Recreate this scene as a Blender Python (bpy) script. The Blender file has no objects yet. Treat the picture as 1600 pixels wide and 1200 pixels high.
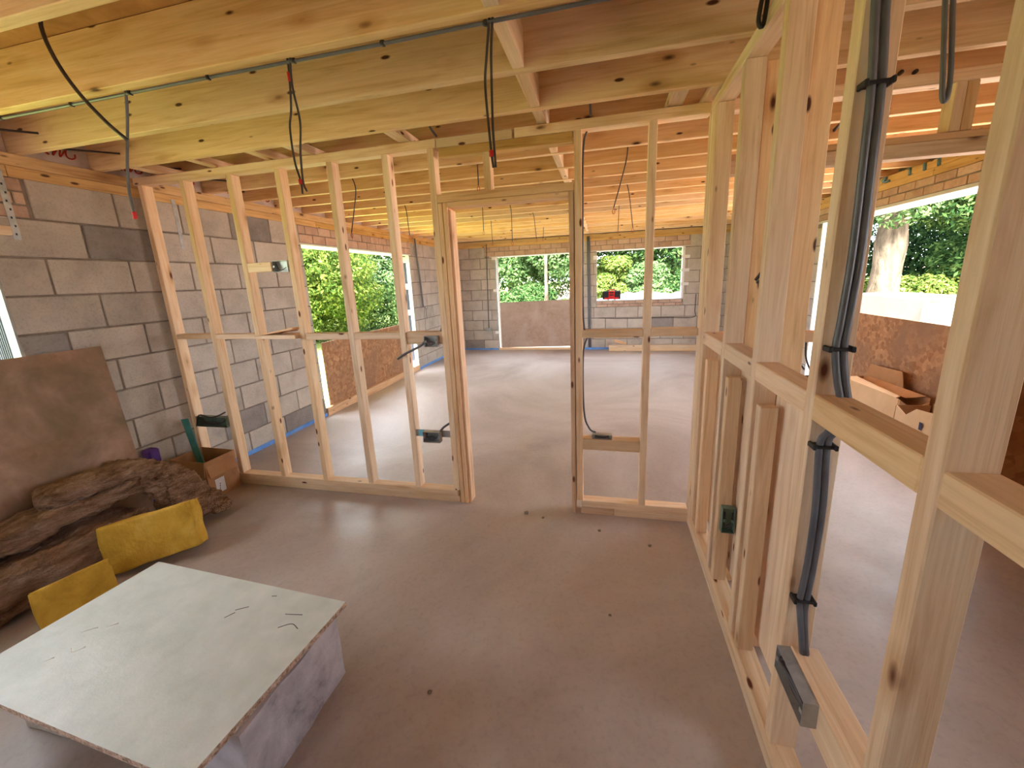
import bpy, bmesh, math, random
import numpy as np
from mathutils import Vector, Matrix, noise as mnoise

sc = bpy.context.scene
COL = sc.collection

# ------------------------------------------------------------------ camera
PITCH, YAW, ROLL = 0.223465, -0.235785, -0.0443452
cp, sp, cy_, sy_ = math.cos(PITCH), math.sin(PITCH), math.cos(YAW), math.sin(YAW)
fwd = Vector((sy_ * cp, cy_ * cp, -sp))
rgt = Vector((cy_, -sy_, 0))
upv = rgt.cross(fwd)
r2 = rgt * math.cos(ROLL) + upv * math.sin(ROLL)
u2 = -rgt * math.sin(ROLL) + upv * math.cos(ROLL)
camd = bpy.data.cameras.new('camera')
camd.sensor_width = 36.0
camd.lens = 626.035 / 1600 * 36
camd.shift_y = (579.4 - 600) / 1600
camd.clip_start = 0.02
cam = bpy.data.objects.new('camera', camd)
COL.objects.link(cam)
M = Matrix((r2, u2, -fwd)).transposed().to_4x4()
M.translation = Vector((0, 0, 1.56))
cam.matrix_world = M
sc.camera = cam

# ------------------------------------------------------------------ world, exposure
wd = bpy.data.worlds.new('overcast_sky')
sc.world = wd
wd.use_nodes = True
wn = wd.node_tree.nodes
bg = wn['Background']
bg.inputs['Color'].default_value = (0.86, 0.95, 1.07, 1)
bg.inputs['Strength'].default_value = 11.5
sc.view_settings.view_transform = 'Standard'
sc.view_settings.look = 'None'
sc.view_settings.gamma = 1.0
sc.view_settings.use_curve_mapping = False
sc.view_settings.exposure = 0.38
sun = bpy.data.lights.new('hazy_sun', 'SUN')
sun.energy = 70.0
sun.angle = math.radians(12)
sun.color = (1.0, 0.97, 0.92)
suno = bpy.data.objects.new('hazy_sun', sun)
COL.objects.link(suno)
suno.rotation_euler = (math.radians(40), 0, math.radians(-4))
sc.cycles.diffuse_bounces = 8
suno.location = (0, 0, 30)

# ------------------------------------------------------------------ materials
def srgb(r, g, b):
    f = lambda c: (c / 255) / 12.92 if c / 255 <= 0.04045 else ((c / 255 + 0.055) / 1.055) ** 2.4
    return (f(r), f(g), f(b), 1)

def newmat(name, rough=0.7, spec=0.3):
    m = bpy.data.materials.new(name)
    m.use_nodes = True
    nt = m.node_tree
    b = nt.nodes['Principled BSDF']
    b.inputs['Roughness'].default_value = rough
    b.inputs['Specular IOR Level'].default_value = spec
    return m, nt, b

def N(nt, t, **kw):
    n = nt.nodes.new(t)
    for k, v in kw.items():
        setattr(n, k, v)
    return n

def ramp(nt, fac, stops):
    r = N(nt, 'ShaderNodeValToRGB')
    e = r.color_ramp.elements
    e[0].position, e[0].color = stops[0]
    e[1].position, e[1].color = stops[-1]
    for p, c in stops[1:-1]:
        x = e.new(p)
        x.color = c
    nt.links.new(fac, r.inputs['Fac'])
    return r.outputs['Color']

def mixc(nt, fac, a, b, mode='MIX'):
    m = N(nt, 'ShaderNodeMix', data_type='RGBA', blend_type=mode)
    for s, v in ((0, fac), (6, a), (7, b)):
        if hasattr(v, 'type') and hasattr(v, 'links'):
            nt.links.new(v, m.inputs[s])
        else:
            m.inputs[s].default_value = v
    return m.outputs[2]

def coords(nt, scale, rand=True, src='Object'):
    tc = N(nt, 'ShaderNodeTexCoord')
    mp = N(nt, 'ShaderNodeMapping')
    mp.inputs['Scale'].default_value = scale
    out = tc.outputs[src]
    if rand:
        oi = N(nt, 'ShaderNodeObjectInfo')
        mul = N(nt, 'ShaderNodeMath', operation='MULTIPLY')
        mul.inputs[1].default_value = 37.0
        nt.links.new(oi.outputs['Random'], mul.inputs[0])
        ad = N(nt, 'ShaderNodeVectorMath', operation='ADD')
        nt.links.new(out, ad.inputs[0])
        nt.links.new(mul.outputs[0], ad.inputs[1])
        out = ad.outputs[0]
    nt.links.new(out, mp.inputs['Vector'])
    return mp.outputs['Vector']

def tex_noise(nt, vec, scale=5, detail=4, rough=0.55, dist=0.0):
    n = N(nt, 'ShaderNodeTexNoise')
    n.inputs['Scale'].default_value = scale
    n.inputs['Detail'].default_value = detail
    n.inputs['Roughness'].default_value = rough
    n.inputs['Distortion'].default_value = dist
    nt.links.new(vec, n.inputs['Vector'])
    return n.outputs['Fac']

def bump(nt, b, h, strength=0.2, dist=0.01):
    bp = N(nt, 'ShaderNodeBump')
    bp.inputs['Strength'].default_value = strength
    bp.inputs['Distance'].default_value = dist
    nt.links.new(h, bp.inputs['Height'])
    nt.links.new(bp.outputs['Normal'], b.inputs['Normal'])

def wood(name, axis, light, mid, dark, knot, var=0.12, rough=0.62):
    m, nt, b = newmat(name + '_' + 'xyz'[axis], rough, 0.25)
    s = [13.0, 13.0, 13.0]
    s[axis] = 0.9
    v = coords(nt, s)
    g = tex_noise(nt, v, 2.2, 5, 0.6, 0.9)
    c = ramp(nt, g, [(0.25, dark), (0.47, mid), (0.72, light)])
    s2 = [60.0, 60.0, 60.0]
    s2[axis] = 1.6
    f = tex_noise(nt, coords(nt, s2), 3, 2)
    c = mixc(nt, 0.20, c, ramp(nt, f, [(0.3, (0.62, 0.56, 0.5, 1)), (0.7, (1.1, 1.1, 1.1, 1))]), 'MULTIPLY')
    # knots
    s3 = [6.5, 6.5, 6.5]
    s3[axis] = 2.6
    vo = N(nt, 'ShaderNodeTexVoronoi')
    vo.inputs['Scale'].default_value = 1.0
    vo.inputs['Randomness'].default_value = 1.0
    nt.links.new(coords(nt, s3), vo.inputs['Vector'])
    kr = ramp(nt, vo.outputs['Distance'], [(0.035, (1, 1, 1, 1)), (0.10, (0, 0, 0, 1))])
    c = mixc(nt, kr, c, knot)
    ring = ramp(nt, vo.outputs['Distance'], [(0.08, (0.75, 0.62, 0.5, 1)), (0.24, (1, 1, 1, 1))])
    c = mixc(nt, 0.8, c, ring, 'MULTIPLY')
    s4 = [17.0, 17.0, 17.0]
    s4[axis] = 6.0
    v2 = N(nt, 'ShaderNodeTexVoronoi')
    v2.inputs['Scale'].default_value = 1.0
    nt.links.new(coords(nt, s4), v2.inputs['Vector'])
    sepk = N(nt, 'ShaderNodeSeparateColor')
    nt.links.new(v2.outputs['Color'], sepk.inputs[0])
    pick = N(nt, 'ShaderNodeMath', operation='GREATER_THAN')
    pick.inputs[1].default_value = 0.62
    nt.links.new(sepk.outputs[0], pick.inputs[0])
    kk = N(nt, 'ShaderNodeMath', operation='MULTIPLY')
    nt.links.new(pick.outputs[0], kk.inputs[0])
    nt.links.new(ramp(nt, v2.outputs['Distance'], [(0.10, (1, 1, 1, 1)), (0.17, (0, 0, 0, 1))]), kk.inputs[1])
    c = mixc(nt, kk.outputs[0], c, knot)
    # whole-piece variation
    oi = N(nt, 'ShaderNodeObjectInfo')
    hv = N(nt, 'ShaderNodeHueSaturation')
    mr = N(nt, 'ShaderNodeMapRange')
    mr.inputs['To Min'].default_value = 1 - var
    mr.inputs['To Max'].default_value = 1 + var
    nt.links.new(oi.outputs['Random'], mr.inputs['Value'])
    nt.links.new(mr.outputs[0], hv.inputs['Value'])
    mr2 = N(nt, 'ShaderNodeMapRange')
    mr2.inputs['To Min'].default_value = 0.88
    mr2.inputs['To Max'].default_value = 1.08
    fr = N(nt, 'ShaderNodeMath', operation='FRACT')
    mu = N(nt, 'ShaderNodeMath', operation='MULTIPLY')
    mu.inputs[1].default_value = 7.77
    nt.links.new(oi.outputs['Random'], mu.inputs[0])
    nt.links.new(mu.outputs[0], fr.inputs[0])
    nt.links.new(fr.outputs[0], mr2.inputs['Value'])
    nt.links.new(mr2.outputs[0], hv.inputs['Saturation'])
    nt.links.new(c, hv.inputs['Color'])
    nt.links.new(hv.outputs['Color'], b.inputs['Base Color'])
    bump(nt, b, f, 0.12, 0.004)
    return m

WOOD = {}
for kind, cs in {
    'pine': (srgb(240, 216, 184), srgb(230, 199, 161), srgb(208, 169, 127), srgb(104, 56, 34)),
    'joist': (srgb(240, 210, 162), srgb(230, 193, 141), srgb(206, 163, 109), srgb(84, 44, 24)),
    'treated': (srgb(218, 182, 122), srgb(202, 162, 102), srgb(170, 128, 74), srgb(90, 58, 30)),
    'lining': (srgb(236, 203, 164), srgb(226, 186, 144), srgb(198, 150, 108), srgb(112, 58, 36)),
}.items():
    WOOD[kind] = [wood(kind, a, *cs) for a in range(3)]

def noisy(name, cols, scale=4, detail=5, rough=0.85, bmp=0.3, bscale=40, spec=0.2, rand=True, stretch=(1, 1, 1), bdist=0.01, src='Object'):
    m, nt, b = newmat(name, rough, spec)
    v = coords(nt, stretch, rand, src)
    n = tex_noise(nt, v, scale, detail, 0.6, 0.3)
    st = [(0.28 + 0.44 * i / (len(cols) - 1), c) for i, c in enumerate(cols)]
    nt.links.new(ramp(nt, n, st), b.inputs['Base Color'])
    if bmp:
        bump(nt, b, tex_noise(nt, v, bscale, 4), bmp, bdist)
    return m

MAT = {}
def blockmat(name, cols):
    m, nt, b = newmat(name, 0.92, 0.12)
    v = coords(nt, (1, 1, 1))
    n = tex_noise(nt, v, 3.5, 6, 0.65)
    c = ramp(nt, n, [(0.3, cols[0]), (0.5, cols[1]), (0.72, cols[2])])
    sp_ = tex_noise(nt, v, 70, 3, 0.7)
    c = mixc(nt, 0.35, c, ramp(nt, sp_, [(0.30, (0.5, 0.47, 0.45, 1)), (0.5, (1, 1, 1, 1))]), 'MULTIPLY')
    oi = N(nt, 'ShaderNodeObjectInfo')
    mr = N(nt, 'ShaderNodeMapRange')
    mr.inputs['To Min'].default_value = 0.90
    mr.inputs['To Max'].default_value = 1.08
    nt.links.new(oi.outputs['Random'], mr.inputs['Value'])
    hv = N(nt, 'ShaderNodeHueSaturation')
    nt.links.new(mr.outputs[0], hv.inputs['Value'])
    nt.links.new(c, hv.inputs['Color'])
    nt.links.new(hv.outputs['Color'], b.inputs['Base Color'])
    bump(nt, b, sp_, 0.5, 0.004)
    return m
MAT['block'] = blockmat('concrete_block', (srgb(166, 157, 146), srgb(186, 177, 165), srgb(200, 191, 179)))
MAT['block_dark'] = blockmat('dark_concrete_block', (srgb(128, 122, 118), srgb(146, 140, 135), srgb(160, 152, 146)))
MAT['brick'] = blockmat('concrete_brick', (srgb(172, 142, 124), srgb(194, 164, 144), srgb(210, 184, 164)))
MAT['mortar'] = noisy('mortar', [srgb(118, 108, 98), srgb(148, 138, 127)], 12, 5, 0.95, 0.6, 60)
MAT['aircrete'] = noisy('aircrete', [srgb(92, 84, 90), srgb(176, 171, 180), srgb(202, 198, 206), srgb(214, 210, 216)], 5, 7, 0.95, 0.6, 30)
MAT['steel'] = noisy('galvanised_steel', [srgb(140, 144, 144), srgb(186, 188, 188)], 18, 4, 0.42, 0.1, 40, 0.6)
MAT['steel'].node_tree.nodes['Principled BSDF'].inputs['Metallic'].default_value = 0.35
MAT['steel_green'] = noisy('greenish_steel', [srgb(82, 104, 92), srgb(120, 142, 126)], 18, 4, 0.5, 0.1, 40, 0.5)
MAT['teal'] = noisy('teal_paint', [srgb(60, 124, 116), srgb(84, 150, 140)], 14, 4, 0.6, 0.1, 40, 0.3)
MAT['teal_blue'] = noisy('blue_tape', [srgb(96, 170, 190), srgb(130, 196, 210)], 14, 4, 0.6, 0.05, 40, 0.3)
MAT['cable'] = noisy('grey_cable', [srgb(84, 85, 90), srgb(106, 107, 112)], 9, 3, 0.42, 0, 1, 0.5)
MAT['cable_dark'] = noisy('dark_cable', [srgb(52, 44, 44), srgb(72, 62, 60)], 9, 3, 0.45, 0, 1, 0.5)
MAT['black'] = noisy('black_plastic', [srgb(22, 22, 24), srgb(40, 40, 42)], 9, 3, 0.5, 0, 1, 0.4)
MAT['red'] = noisy('red_plastic', [srgb(196, 26, 34), srgb(220, 44, 46)], 9, 3, 0.45, 0, 1, 0.4)
MAT['white'] = noisy('white_plastic', [srgb(222, 222, 218), srgb(240, 240, 238)], 6, 3, 0.5, 0, 1, 0.3)
MAT['copper'] = noisy('copper_wire', [srgb(178, 96, 60), srgb(196, 120, 80)], 6, 3, 0.4, 0, 1, 0.5)
MAT['blue_dpm'] = noisy('blue_membrane', [srgb(84, 136, 208), srgb(112, 162, 226)], 8, 3, 0.4, 0.3, 14, 0.4)
MAT['purple'] = noisy('purple_plastic', [srgb(74, 44, 112), srgb(98, 62, 140)], 8, 3, 0.5, 0.1, 14, 0.3)
MAT['card'] = noisy('cardboard', [srgb(158, 116, 82), srgb(182, 138, 98), srgb(196, 152, 112)], 3, 5, 0.85, 0.12, 30)
MAT['card_pale'] = noisy('pale_cardboard', [srgb(206, 172, 132), srgb(226, 196, 158)], 3, 5, 0.85, 0.12, 30)
MAT['paper'] = noisy('paper_label', [srgb(226, 226, 226), srgb(240, 240, 240)], 5, 2, 0.8, 0)
MAT['ink'] = noisy('dark_ink', [srgb(60, 60, 90), srgb(80, 80, 110)], 5, 2, 0.8, 0)
MAT['pencil'] = noisy('pencil_grey', [srgb(92, 92, 92), srgb(112, 112, 112)], 5, 2, 0.8, 0)
MAT['blue_ink'] = noisy('blue_crayon', [srgb(104, 134, 146), srgb(126, 156, 166)], 12, 3, 0.85, 0)
MAT['red_ink'] = noisy('red_print', [srgb(170, 50, 40), srgb(190, 70, 56)], 12, 3, 0.7, 0)
MAT['foil'] = noisy('foil_facing', [srgb(168, 150, 140), srgb(200, 184, 176), srgb(216, 206, 200)], 5, 5, 0.42, 0.5, 14, 0.5)
MAT['deck'] = noisy('roof_deck_board', [srgb(142, 94, 56), srgb(170, 116, 74), srgb(188, 134, 90)], 6, 6, 0.8, 0.2, 40)
MAT['rockwool'] = noisy('brown_mineral_wool', [srgb(116, 84, 64), srgb(176, 140, 114), srgb(208, 176, 152)], 6, 9, 0.98, 1.0, 22, 0.05, True, (3.2, 1.2, 5), 0.06)
MAT['yellow'] = noisy('yellow_insulation', [srgb(176, 138, 52), srgb(206, 166, 68), srgb(222, 184, 88)], 7, 7, 0.97, 0.8, 55, 0.05)
MAT['green_face'] = noisy('pale_green_coating', [srgb(203, 212, 204), srgb(214, 222, 215), srgb(224, 230, 224)], 9, 6, 0.42, 0.10, 120, 0.4)
MAT['chip'] = noisy('chipboard_edge', [srgb(112, 86, 70), srgb(196, 170, 150), srgb(232, 214, 200)], 75, 4, 0.85, 0.5, 90)
MAT['lead'] = noisy('white_lintel_paint', [srgb(196, 196, 192), srgb(222, 222, 218)], 5, 3, 0.6, 0.05, 20)
MAT['jamb'] = noisy('pale_jamb_board', [srgb(150, 150, 148), srgb(172, 172, 170)], 5, 3, 0.7, 0.05, 20)
MAT['closer'] = noisy('grey_closer', [srgb(52, 56, 68), srgb(70, 74, 88)], 5, 3, 0.6, 0.05, 20)
MAT['soil'] = noisy('pale_rubble', [srgb(64, 50, 45), srgb(104, 88, 80), srgb(140, 122, 114)], 2.4, 7, 0.95, 1.0, 9, 0.1, False, (1, 1, 1), 0.1)
MAT['pink'] = noisy('pink_wrap', [srgb(112, 88, 84), srgb(126, 100, 96)], 2, 4, 0.6, 0.1, 10)
MAT['bluewrap'] = noisy('blue_wrap', [srgb(70, 100, 180), srgb(110, 140, 206)], 5, 3, 0.4, 0.2, 10)
MAT['bark'] = noisy('pale_bark', [srgb(40, 36, 28), srgb(72, 64, 52), srgb(100, 90, 76)], 5, 7, 0.95, 1.0, 12, 0.1, True, (1, 1, 0.35), 0.05)
def ground_mat():
    m, nt, b = newmat('site_ground', 0.95, 0.05)
    v = coords(nt, (1, 1, 1), False)
    soil = ramp(nt, tex_noise(nt, v, 1.1, 8), [(0.3, srgb(150, 126, 108)), (0.5, srgb(178, 154, 136)), (0.7, srgb(196, 176, 160))])
    grass = ramp(nt, tex_noise(nt, v, 0.9, 8), [(0.3, srgb(112, 124, 64)), (0.5, srgb(138, 150, 80)), (0.7, srgb(156, 164, 98))])
    sx = N(nt, 'ShaderNodeSeparateXYZ')
    nt.links.new(v, sx.inputs[0])
    wob = N(nt, 'ShaderNodeMath', operation='MULTIPLY_ADD')
    wob.inputs[1].default_value = 1.2
    nt.links.new(tex_noise(nt, v, 1.3, 4), wob.inputs[0])
    nt.links.new(sx.outputs[0], wob.inputs[2])
    edge = N(nt, 'ShaderNodeMapRange')
    edge.inputs['From Min'].default_value = -3.7
    edge.inputs['From Max'].default_value = -3.4
    edge.inputs['To Min'].default_value = 1.0
    edge.inputs['To Max'].default_value = 0.0
    nt.links.new(wob.outputs[0], edge.inputs['Value'])
    nt.links.new(mixc(nt, edge.outputs[0], soil, grass), b.inputs['Base Color'])
    bump(nt, b, tex_noise(nt, v, 30, 4), 0.6, 0.02)
    return m
MAT['ground'] = ground_mat()
MAT['lawn'] = noisy('lawn', [srgb(112, 132, 52), srgb(140, 158, 66), srgb(158, 172, 84)], 0.9, 8, 0.95, 0.6, 30, 0.05, False)

# OSB / stained board
def osb(name, a, b_, c_, stain, stain2=None):
    m, nt, b = newmat(name, 0.72, 0.25)
    v = coords(nt, (1, 1, 1))
    vo = N(nt, 'ShaderNodeTexVoronoi')
    vo.inputs['Scale'].default_value = 26
    nt.links.new(v, vo.inputs['Vector'])
    sep = N(nt, 'ShaderNodeSeparateColor')
    nt.links.new(vo.outputs['Color'], sep.inputs[0])
    c = ramp(nt, sep.outputs[0], [(0.0, a), (0.5, b_), (1.0, c_)])
    big = tex_noise(nt, v, 2.1, 6, 0.62, 0.6)
    c = mixc(nt, ramp(nt, big, [(0.38, (0, 0, 0, 1)), (0.66, (1, 1, 1, 1))]), c, stain)
    if stain2:
        pt = tex_noise(nt, v, 1.5, 5, 0.6, 0.4)
        c = mixc(nt, ramp(nt, pt, [(0.44, (0, 0, 0, 1)), (0.60, (0.9, 0.9, 0.9, 1))]), c, stain2)
    nt.links.new(c, b.inputs['Base Color'])
    bump(nt, b, sep.outputs[1], 0.12, 0.003)
    return m
MAT['osb'] = osb('strand_board', srgb(150, 104, 70), srgb(178, 132, 94), srgb(198, 154, 114), srgb(150, 116, 90))
MAT['osb_grey'] = osb('dusty_board', srgb(156, 130, 112), srgb(164, 139, 121), srgb(171, 146, 128), srgb(182, 160, 144))
MAT['osb_stain'] = osb('stained_board', srgb(144, 110, 84), srgb(152, 117, 90), srgb(160, 124, 97), srgb(190, 158, 138), srgb(124, 104, 78))
MAT['osb_orange'] = osb('warm_board', srgb(150, 92, 52), srgb(172, 108, 62), srgb(186, 124, 76), srgb(160, 100, 58))

# concrete floor
m, nt, b = newmat('screeded_concrete', 0.5, 0.55)
v = coords(nt, (1, 1, 1), False)
n1 = tex_noise(nt, v, 0.55, 6, 0.6, 0.8)
c = ramp(nt, n1, [(0.30, srgb(150, 134, 125)), (0.5, srgb(180, 167, 159)), (0.70, srgb(202, 192, 186))])
n2 = tex_noise(nt, v, 3.0, 7, 0.7, 0.4)
c = mixc(nt, 0.45, c, ramp(nt, n2, [(0.30, (0.82, 0.78, 0.75, 1)), (0.62, (1.05, 1.05, 1.05, 1))]), 'MULTIPLY')
n3 = tex_noise(nt, v, 42, 4, 0.7)
c = mixc(nt, 0.3, c, ramp(nt, n3, [(0.30, (0.6, 0.57, 0.55, 1)), (0.5, (1, 1, 1, 1))]), 'MULTIPLY')
nt.links.new(c, b.inputs['Base Color'])
rr = N(nt, 'ShaderNodeMapRange')
rr.inputs['From Min'].default_value = 0.35
rr.inputs['From Max'].default_value = 0.68
rr.inputs['To Min'].default_value = 0.36
rr.inputs['To Max'].default_value = 0.56
nt.links.new(n2, rr.inputs['Value'])
nt.links.new(rr.outputs[0], b.inputs['Roughness'])
bump(nt, b, n3, 0.10, 0.004)
MAT['floor'] = m

def leafmat(name, c0, c1, c2):
    m = bpy.data.materials.new(name)
    m.use_nodes = True
    nt = m.node_tree
    nt.nodes.clear()
    out = N(nt, 'ShaderNodeOutputMaterial')
    geo = N(nt, 'ShaderNodeNewGeometry')
    c = ramp(nt, geo.outputs['Random Per Island'], [(0.0, c0), (0.55, c1), (1.0, c2)])
    d = N(nt, 'ShaderNodeBsdfDiffuse')
    t = N(nt, 'ShaderNodeBsdfTranslucent')
    nt.links.new(c, d.inputs['Color'])
    nt.links.new(c, t.inputs['Color'])
    mx = N(nt, 'ShaderNodeMixShader')
    mx.inputs[0].default_value = 0.4
    nt.links.new(d.outputs[0], mx.inputs[1])
    nt.links.new(t.outputs[0], mx.inputs[2])
    nt.links.new(mx.outputs[0], out.inputs['Surface'])
    return m
LEAF = {
    'yellow': leafmat('yellow_green_leaf', srgb(44, 64, 28), srgb(82, 104, 44), srgb(132, 138, 70)),
    'mid': leafmat('mid_green_leaf', srgb(24, 42, 22), srgb(48, 74, 38), srgb(88, 112, 62)),
    'dark': leafmat('dark_green_leaf', srgb(10, 20, 12), srgb(22, 38, 20), srgb(46, 66, 34)),
    'pale': leafmat('pale_green_leaf', srgb(40, 62, 34), srgb(74, 100, 58), srgb(118, 138, 88)),
}

# ------------------------------------------------------------------ builders
BASE = {}
def base_of(p):
    return BASE.get(p.name, Vector((0, 0, 0))) if p else Vector((0, 0, 0))

def link(name, me, loc=(0, 0, 0), parent=None, rot=None):
    o = bpy.data.objects.new(name, me)
    COL.objects.link(o)
    loc = Vector(loc)
    BASE[o.name] = loc
    if parent:
        o.parent = parent
        o.location = loc - base_of(parent)
    else:
        o.location = loc
    if rot:
        o.rotation_euler = rot
    return o

def tag(o, label=None, cat=None, group=None, kind=None):
    for k, v in (('label', label), ('category', cat), ('group', group), ('kind', kind)):
        if v:
            o[k] = v
    return o

def thing(name, label, cat, loc=(0, 0, 0), group=None, kind=None):
    return tag(link(name, None, loc), label, cat, group, kind)

BOXC = {}
def box_mesh(dx, dy, dz, mat, bev):
    key = (round(dx, 3), round(dy, 3), round(dz, 3), mat.name, bev)
    if key in BOXC:
        return BOXC[key]
    bm = bmesh.new()
    bmesh.ops.create_cube(bm, size=1.0)
    bmesh.ops.scale(bm, vec=(dx, dy, dz), verts=bm.verts)
    if bev:
        bmesh.ops.bevel(bm, geom=list(bm.edges), offset=min(bev, dx * .4, dy * .4, dz * .4), segments=1, affect='EDGES')
    me = bpy.data.meshes.new('box')
    bm.to_mesh(me)
    bm.free()
    me.materials.append(mat)
    BOXC[key] = me
    return me

def box(name, x0, x1, y0, y1, z0, z1, mat, parent=None, bev=0.002, rot=None):
    mt = MAT[mat] if isinstance(mat, str) else mat
    return link(name, box_mesh(x1 - x0, y1 - y0, z1 - z0, mt, bev), ((x0 + x1) / 2, (y0 + y1) / 2, (z0 + z1) / 2), parent, rot)

def timber(name, x0, x1, y0, y1, z0, z1, kind='pine', parent=None, bev=0.003, rot=None):
    d = (x1 - x0, y1 - y0, z1 - z0)
    return box(name, x0, x1, y0, y1, z0, z1, WOOD[kind][d.index(max(d))], parent, bev, rot)

def mesh_from(name, verts, faces, mat, smooth=False):
    me = bpy.data.meshes.new(name)
    me.from_pydata([tuple(v) for v in verts], [], faces)
    me.update()
    for x in (mat if isinstance(mat, (list, tuple)) else [mat]):
        me.materials.append(MAT[x] if isinstance(x, str) else x)
    if smooth:
        for p in me.polygons:
            p.use_smooth = True
    return me

def smooth_path(pts, k=5):
    P = [Vector(p) for p in pts]
    if len(P) < 3:
        return P
    P = [P[0] * 2 - P[1]] + P + [P[-1] * 2 - P[-2]]
    out = []
    for i in range(1, len(P) - 2):
        a, b_, c_, d = P[i - 1:i + 3]
        for j in range(k):
            t = j / k
            out.append(0.5 * ((2 * b_) + (c_ - a) * t + (2 * a - 5 * b_ + 4 * c_ - d) * t * t + (3 * b_ - a - 3 * c_ + d) * t ** 3))
    out.append(P[-2])
    return out

def tube(name, pts, r, mat, parent=None, n=8, k=5):
    P = smooth_path(pts, k)
    o0 = P[0].copy()
    V, F = [], []
    ref = Vector((0.3, 0.8, 0.2)).normalized()
    for i, p in enumerate(P):
        d = (P[min(i + 1, len(P) - 1)] - P[max(i - 1, 0)]).normalized()
        a = d.cross(ref)
        if a.length < 1e-3:
            a = d.cross(Vector((1, 0, 0)))
        a.normalize()
        b_ = d.cross(a)
        for j in range(n):
            t = 2 * math.pi * j / n
            V.append(p - o0 + (a * math.cos(t) + b_ * math.sin(t)) * r)
    for i in range(len(P) - 1):
        for j in range(n):
            F.append((i * n + j, i * n + (j + 1) % n, (i + 1) * n + (j + 1) % n, (i + 1) * n + j))
    F.append(tuple(range(n))[::-1])
    F.append(tuple((len(P) - 1) * n + j for j in range(n)))
    return link(name, mesh_from(name, V, F, mat, True), o0, parent)

# ------------------------------------------------------------------ dimensions
XL, XR, YF, YB = -3.38, 2.69, 8.80, -2.40     # inner faces of the outside walls
TH = 0.30                                     # wall thickness
ZP = 2.268                                    # underside of wall plate
ZJ = 2.40                                     # underside of joists
CH, BL = 0.2268, 0.4535                       # block course height and length

# ------------------------------------------------------------------ floor and ground
fl = box('floor', XL - TH, XR + TH, YB - TH, YF + TH, -0.20, 0.0, 'floor', None, 0)
tag(fl, 'brown grey screeded concrete floor slab', 'floor', None, 'structure')
g = 60
gv, gf = [], []
R_ = 46.0
for i in range(g + 1):
    for j in range(g + 1):
        x, y = -R_ + 2 * R_ * i / g, -R_ + 2 * R_ * j / g + 4
        d = max(abs(x + 0.35) - 3.4, abs(y - 3.2) - 6.0, 0)
        gv.append((x, y, -0.12 + 0.02 * mnoise.noise(Vector((x, y, 0)) * 0.3) + (0.03 * d if d > 2 else 0.06)))
for i in range(g):
    for j in range(g):
        a = i * (g + 1) + j
        gf.append((a, a + g + 1, a + g + 2, a + 1))
for k, q in enumerate(gv):
    if XL - 1.5 < q[0] < XR + 1.5 and YB - 1.5 < q[1] < YF + 1.5:
        gv[k] = (q[0], q[1], -0.25)
gr = link('ground_outside', mesh_from('ground_outside', gv, gf, 'ground', True))
tag(gr, 'sunlit lawn and bare soil outside around the building', 'ground', None, 'structure')

# ------------------------------------------------------------------ block walls
rng = random.Random(3)
def spans_minus(a0, a1, cuts):
    seg = [(a0, a1)]
    for c0, c1 in cuts:
        ns = []
        for s0, s1 in seg:
            if c1 <= s0 or c0 >= s1:
                ns.append((s0, s1))
            else:
                if c0 > s0:
                    ns.append((s0, c0))
                if c1 < s1:
                    ns.append((c1, s1))
        seg = ns
    return seg

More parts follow.
